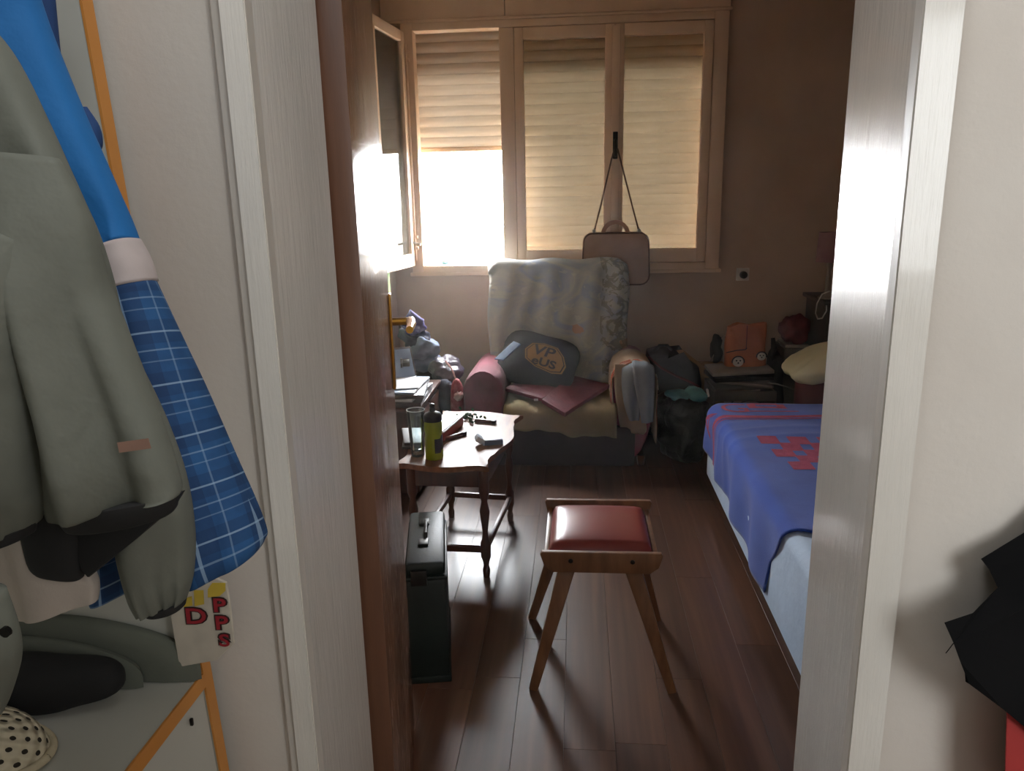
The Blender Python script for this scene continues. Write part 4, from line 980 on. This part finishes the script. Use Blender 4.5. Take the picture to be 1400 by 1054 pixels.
lbox('side_panel', DEP, -.003, .835, .853, 0, 2.1, 'melamine'); lbox('edge_strip', -.003, 0, .834, .854, 0, 2.1, 'edge_band')
lbox('side_panel', DEP, -.003, -.55, -.532, 0, 2.1, 'melamine'); lbox('edge_strip', -.003, 0, -.551, -.531, 0, 2.1, 'edge_band')
lbox('back_panel', DEP - .01, DEP, -.55, .853, 0, 2.1, 'melamine')
lbox('bench_top', DEP, -.003, -.532, .835, .885, .903, 'melamine'); lbox('edge_strip', -.003, .0, -.532, .835, .884, .904, 'edge_band')
for y0, y1 in ((-.528, .145), (.150, .832)):
    o = lbox('cabinet_door', -.02, -.004, y0, y1, .05, .882, 'melamine')
p = Vector((lx(.865), .79, .865)); B().box(p, (.004, .004, .010), .001).build('screw', MATS['dark_metal'], hc)
lbox('plinth', DEP, -.04, -.53, .835, 0, .05, 'melamine'); lbox('hook_rail', DEP, DEP + .02, -.53, .835, 1.78, 1.86, 'melamine')
for y in (.05, .35, .62): B().tube([(lx(1.82) + DEP + .02, y, 1.80), (lx(1.82) + DEP + .09, y, 1.80), (lx(1.82) + DEP + .10, y, 1.84)], .007, 8).build('coat_hook', MATS['steel'], hc)
lbox('top_panel', DEP, 0, -.55, .853, 2.1, 2.118, 'melamine')

mat('olive_shell', (98, 101, 92), .75, c2=(110, 113, 104), scale=5, bmp=.5, bscale=11, bdist=.012); mat('jacket_lining', (24, 24, 25), .8, c2=(32, 32, 33), bmp=.1)
mat('bright_blue', (18, 96, 160), .8, c2=(24, 106, 172), scale=4, bmp=.5, bscale=12, bdist=.012); mat('deep_blue', (24, 56, 104), .8, c2=(30, 66, 118), bmp=.15)
mat('pale_band', (190, 178, 176), .85, bmp=.2); mat('offwhite_cotton', (176, 166, 158), .9, c2=(188, 178, 168), bmp=.3, bscale=150, bdist=.002)
def rowpx(L): return [(at(a, y, Y), at(c, y2, Y), d) for a, y, c, y2, Y, d in L]
# plaid shirt: shoulder, band, checked sleeve
sh = thing('plaid_shirt', (-.45, .74, 1.0), 'bright blue shirt with a checked lower sleeve hanging behind the olive jacket', 'shirt')
b = B(); garment(b, rowpx([(-120, -60, 30, -70, .73, .05), (-60, 40, 58, 30, .73, .06), (0, 150, 96, 128, .725, .06), (60, 250, 140, 225, .72, .055), (110, 325, 172, 292, .72, .05), (142, 352, 184, 326, .715, .05)]), [(3, .004, 1, 4, 0)]); b.build('shoulder', MATS['bright_blue'], sh, smooth=180)
b = B(); garment(b, rowpx([(-60, -60, 66, -80, .765, .03), (-20, 60, 78, 50, .765, .03), (30, 130, 84, 120, .765, .03), (60, 165, 82, 152, .765, .02)]), nv=16); b.build('collar', MATS['deep_blue'], sh, smooth=180)
b = B(); garment(b, rowpx([(92, 152, 118, 146, .775, .012), (98, 185, 134, 172, .775, .02), (110, 208, 138, 196, .775, .02), (122, 216, 134, 208, .775, .012)]), nv=16); b.build('cuff_tab', MATS['deep_blue'], sh, smooth=180)
b = B(); garment(b, rowpx([(138, 345, 183, 325, .714, .053), (146, 372, 198, 352, .712, .054), (152, 398, 208, 383, .71, .055)]), nv=10); b.build('pale_band', MATS['pale_band'], sh, smooth=180)
b = B(); garment(b, rowpx([(148, 398, 207, 383, .709, .05), (170, 470, 240, 458, .70, .06), (192, 550, 274, 535, .69, .07), (218, 640, 310, 618, .68, .075), (245, 725, 343, 694, .67, .08), (256, 768, 356, 736, .665, .085), (258, 785, 354, 751, .665, .08)]), [(3, .005, .5, 2, 0), (6, .003, 1, 3, .3)], cap=True); b.build('checked_sleeve', MATS['plaid'], sh, smooth=180)
b = B(); garment(b, rowpx([(100, 660, 180, 660, .64, .03), (112, 760, 182, 740, .64, .03), (125, 826, 176, 808, .64, .03)]), [(3, .003, 0, 2, 0)], nv=16); b.build('shirt_tail', MATS['plaid'], sh, smooth=180)
# olive jacket
ol = thing('olive_jacket', (-.45, .55, 1.0), 'olive grey rain jacket with black lining hanging in front of the plaid shirt', 'jacket')
b = B(); garment(b, rowpx([(-260, 0, -40, 10, .64, .05), (-240, 70, 10, 72, .64, .07), (-230, 160, 62, 176, .635, .08), (-220, 240, 108, 256, .63, .08), (-210, 320, 146, 340, .625, .08), (-200, 430, 166, 440, .62, .07), (-200, 520, 150, 540, .62, .06)]), [(4, .014, .6, 5, .1), (9, .006, 2, 6, .2)]); b.build('body', MATS['olive_shell'], ol, smooth=180)
b = B(); garment(b, rowpx([(-120, 205, 78, 216, .565, .03), (-70, 290, 118, 300, .56, .05), (-20, 380, 138, 390, .555, .06), (16, 470, 168, 470, .55, .06), (42, 560, 202, 556, .545, .06), (62, 640, 228, 626, .54, .06), (74, 690, 242, 668, .54, .055), (80, 702, 243, 678, .54, .05)]), [(3.2, .014, .4, 3.2, 0), (7, .007, 1.2, 2, .1)], cap=True); b.build('sleeve', MATS['olive_shell'], ol, smooth=180)
b = B(); garment(b, rowpx([(78, 696, 243, 674, .541, .046), (84, 706, 242, 682, .541, .046), (92, 718, 241, 694, .543, .04)]), nv=8); b.build('sleeve_hem', MATS['jacket_lining'], ol, smooth=180)
b = B(); b.prism([at(84, 700, .56), at(240, 680, .56), at(228, 700, .56), at(180, 742, .56), (at(118, 792, .56)), at(108, 780, .56)], (0, .02, 0), .004); b.build('lining', MATS['jacket_lining'], ol)
b = B(); garment(b, rowpx([(-80, 280, 30, 330, .53, .03), (-90, 400, 36, 430, .52, .06), (-90, 520, 44, 540, .515, .07), (-90, 640, 48, 650, .51, .07), (-80, 720, 50, 690, .51, .06), (-60, 748, 40, 722, .51, .05)]), [(3, .008, .5, 1, 0), (14, .003, 0, 0, .7)]); b.build('sleeve', MATS['olive_shell'], ol, smooth=180)
b = B(); garment(b, rowpx([(-60, 740, 44, 716, .512, .045), (-58, 756, 40, 732, .512, .045)]), nv=6); b.build('cuff', MATS['jacket_lining'], ol, smooth=180)
b = B(); garment(b, rowpx([(20, 560, 84, 560, .565, .03), (26, 680, 110, 690, .565, .035), (40, 760, 112, 780, .565, .03), (50, 782, 112, 790, .565, .02)]), nv=14); b.build('pocket_lining', MATS['jacket_lining'], ol, smooth=180)
b = B(); garment(b, rowpx([(120, 430, 160, 440, .615, .03), (140, 500, 188, 505, .61, .04), (150, 590, 220, 580, .605, .05), (156, 680, 246, 660, .60, .055), (164, 750, 258, 730, .60, .055), (182, 806, 258, 790, .60, .05), (196, 830, 251, 822, .60, .04)]), [(3, .006, 1, 2, .1), (16, .004, 0, 0, .72)]); b.build('inner_sleeve', MATS['olive_shell'], ol, smooth=180)
b = B(); garment(b, rowpx([(196, 826, 252, 820, .601, .036), (204, 836, 250, 830, .601, .034)]), nv=6); b.build('cuff', MATS['jacket_lining'], ol, smooth=180)
b = B(); garment(b, rowpx([(-80, 790, 6, 806, .47, .02), (-80, 850, 22, 862, .468, .03), (-80, 905, 24, 905, .466, .03), (-80, 960, 10, 955, .466, .025), (-80, 985, -2, 980, .466, .02)]), [(3, .004, 0, 1, 0)], nv=16); b.build('pocket_flap', MATS['olive_shell'], ol, smooth=180)
B().lathe([(.004, 0), (.004, .003)], at(10, 862, .448), 10, Euler((PI / 2, 0, 0))).build('snap_button', MATS['dark_metal'], ol)
mat('pink_print', (150, 118, 104), .85)
b = B(); b.slab([(160, 605), (203, 599), (207, 613), (163, 619)], .511, .5125); b.build('print', MATS['pink_print'], ol)
# off-white shirt hem under the jacket
wh = B(); garment(wh, rowpx([(-40, 560, 80, 560, .58, .03), (-30, 680, 100, 690, .58, .035), (-10, 760, 122, 775, .58, .035), (10, 815, 132, 800, .58, .03), (22, 848, 132, 822, .58, .025)]), [(4, .005, .3, 2, 0)])
tag(wh.build('offwhite_shirt', MATS['offwhite_cotton'], loc=tuple(at(60, 700, .58)), smooth=180), 'off white cotton shirt with its hem showing under the olive jacket', 'shirt')
# on the bench
BZ = .9035
mat('grey_green_felt', (86, 90, 82), .85, c2=(98, 102, 92), scale=6, bmp=.2, bscale=200, bdist=.001)
fg = thing('folded_sweatshirt', (-.56, .70, BZ), 'folded grey green garment with two rounded layers on the cabinet bench', 'clothes')
def rounded(name, c, rx, rz, y0, y1, m, parent, lean=.0):
    """half-round fold of thick cloth leaning on the end panel"""
    P = []; n = 26
    for k, y in ((.80, y0), (.95, y0 + .004), (1, (y0 + y1) / 2), (.97, y1)):
        row = [(c[0] + k * rx * math.cos(a) + .004 * math.sin(5 * a), y + lean * max(0, math.sin(a)) ** 2, BZ + .001 + max(0, rz * k * math.sin(a) ** .75 if math.sin(a) > 0 else 0)) for a in np.linspace(0, PI, n)]
        P.append(row)
    return B().grid(P, close_u=True, cap=True).build(name, MATS[m], parent, smooth=60)
rounded('back_fold', (-.70,), .215, .085, .812, .833, 'grey_green_felt', fg); rounded('front_fold', (-.72,), .168, .066, .794, .810, 'grey_green_felt', fg)
bh = B().soft((-.685, .757, BZ + .034), (.26, .066, .07), Euler((0, 0, .12)), 2.4, lump=.008, nu=44, nv=24); tag(bh.build('black_hat', mat('black_felt', (16, 16, 17), .85, c2=(22, 22, 23), bmp=.2), loc=(-.685, .757, BZ), smooth=180), 'black knitted hat lying on the bench in front of the grey green garment', 'hat')
ch = thing('crochet_cap', (-.66, .61, BZ), 'cream crocheted cap with a lacy edge at the near end of the bench', 'cap')
P, UV = [], []
for j in range(20):
    v = j / 19; ph = v * PI / 2; row, uv = [], []
    for i in range(48):
        a = 2 * PI * i / 47; r = math.cos(ph) ** .55; row.append((-.68 + .092 * r * math.cos(a), .668 + .052 * r * math.sin(a), BZ + .002 + .05 * math.sin(ph))); uv.append((a * 16, v * 26))
    P.append(row); UV.append(uv)
B().grid(P, uvs=UV).build('cap_crown', MATS['crochet'], ch, smooth=180)
B().tube([(-.68 + .094 * math.cos(a), .668 + .054 * math.sin(a), BZ + .006) for a in np.linspace(0, 2 * PI, 49)], .005, 8, False).build('cap_edge', mat('cream_yarn', (190, 178, 150), .95, bmp=.5, bscale=150), ch, smooth=180)
# painted card with coarse letters, standing against the end panel
mat('card_white', (196, 188, 174), .6, bmp=.05); mat('print_yellow', (202, 174, 62), .6, bmp=0); mat('print_red', (150, 30, 42), .6, bmp=0); mat('print_dark', (50, 30, 30), .6, bmp=0)
card = thing('lettered_card', (-.47, .82, .91), 'white card with cut corners and red and yellow block letters at the bench end', 'sign')
YC = .815
def cpt(x, y, d=0): return at(x, y, YC - d)
b = B().prism([cpt(225, 788), cpt(283, 786), cpt(309, 797), cpt(314, 830), cpt(320, 880), cpt(296, 903), cpt(245, 912), cpt(235, 850)], (0, .004, 0), .0008); b.build('card', MATS['card_white'], card, smooth=0)
def stroke(name, pts, m, d): return B().prism([cpt(x, y, d) for x, y in pts], (0, .0006, 0)).build(name, MATS[m], card, smooth=0)
for pts in ([(259, 790), (274, 789), (275, 797), (266, 803), (258, 803)], [(284, 806), (290, 797), (308, 797), (308, 808), (300, 815), (284, 817)], [(265, 807), (278, 807), (279, 826), (266, 829)], [(254, 818), (262, 815), (263, 828), (251, 830)]): stroke('yellow_patch', pts, 'print_yellow', .0015)
cdx, cdy = cpt(301, 826, .002), cpt(305, 866, .002); down = (cdy - cdx); ux = (cpt(312, 826, .002) - cpt(300, 826, .002)).normalized()
def letter(txt, px_, py_, size):
    o = cpt(px_, py_, .0016); up = -down.normalized()
    for nm, bo, d, m in (('letter_outline', .0022, 0, 'print_dark'), ('letter', .0006, .0008, 'print_red')):
        lettering(txt, size, lambda x, y: o + ux * x * 1.3 + up * y + Vector((0, -d, 0)), nm, MATS[m], card, bold=bo)
letter('P', 300, 828, .026); letter('P', 303, 852, .026); letter('S', 307, 876, .024); letter('D', 268, 843, .030)
# black jacket and red bag at the right edge of the hall
mat('black_jacket', (14, 14, 15), .95, spec=.08, c2=(19, 19, 20), scale=5, bmp=.15, bscale=200, bdist=.001)
bj = thing('black_jacket', (.52, .78, 1.05), 'black jacket with ragged folded edges hanging on the white wall right of the doorway', 'jacket')
YJ = .775
B().slab(((1560, 560), (1470, 660), (1400, 728), (1341, 764), (1352, 778), (1364, 803), (1330, 838), (1291, 851), (1304, 880), (1313, 905), (1325, 935), (1372, 970), (1420, 1010), (1520, 1090), (1640, 1060), (1660, 700)), [.852, .85, .845, .835, .83, .825, .80, .785, .785, .785, .79, .79, .79, .80, .83, .85], [.870] * 6 + [.835] * 7 + [.85, .868, .87], .985).build('jacket_body', MATS['black_jacket'], bj, smooth=0)
B().slab(((1319, 920), (1326, 928), (1345, 940), (1330, 938), (1320, 932)), YJ + .02, YJ + .03).build('jacket_tab', MATS['black_jacket'], bj)
B().tube([at(1312, 876, .79), at(1303, 880, .795), at(1297, 888, .80), at(1293, 893, .80)], .0005, 5).build('loose_thread', MATS['black_jacket'], bj)
hk = thing('coat_hook', (.66, .87, 1.38), 'wall hook holding the black jacket right of the doorway', 'hook')
B().box((.66, .872, 1.38), (.03, .008, .07), .003).build('hook_plate', MATS['steel'], hk); B().tube([(.66, .868, 1.38), (.66, .78, 1.36), (.66, .74, 1.37), (.66, .735, 1.39)], .006, 8).build('hook_arm', MATS['steel'], hk)
mat('red_bag', (146, 36, 34), .7, c2=(160, 44, 40), bmp=.1)
rg = thing('red_bag', (.56, .82, .4), 'plain red bag on the hall wall below the black jacket', 'bag')
B().slab(((1376, 955), (1520, 940), (1540, 1300), (1366, 1300)), .80, .865, .97, .004).build('bag_body', MATS['red_bag'], rg)
p0, p1 = at(1400, 962, .835), at(1500, 944, .835)
B().tube([p0, p0 + Vector((.01, 0, .09)), p1 + Vector((-.01, 0, .1)), p1], .006, 8).build('bag_handle', MATS['red_bag'], rg)

# thin room volume added to imitate lens glare round the window
hm = bpy.data.materials.new('glare_veil'); hm.use_nodes = True; hm.node_tree.nodes.clear()
ho = hm.node_tree.nodes.new('ShaderNodeOutputMaterial'); hv = hm.node_tree.nodes.new('ShaderNodeVolumeScatter')
hv.inputs['Density'].default_value = .007; hv.inputs['Anisotropy'].default_value = .68; hv.inputs['Color'].default_value = (1, .93, .86, 1)
hm.node_tree.links.new(hv.outputs[0], ho.inputs['Volume'])
ha = B().box((.575, 3.03, 1.39), (3.5, 3.78, 2.72)).build('glare_veil', hm, smooth=0); ha['kind'] = 'stuff'; ha['label'] = 'thin volume added to imitate lens glare from the window'
SC.cycles.volume_bounces = 0
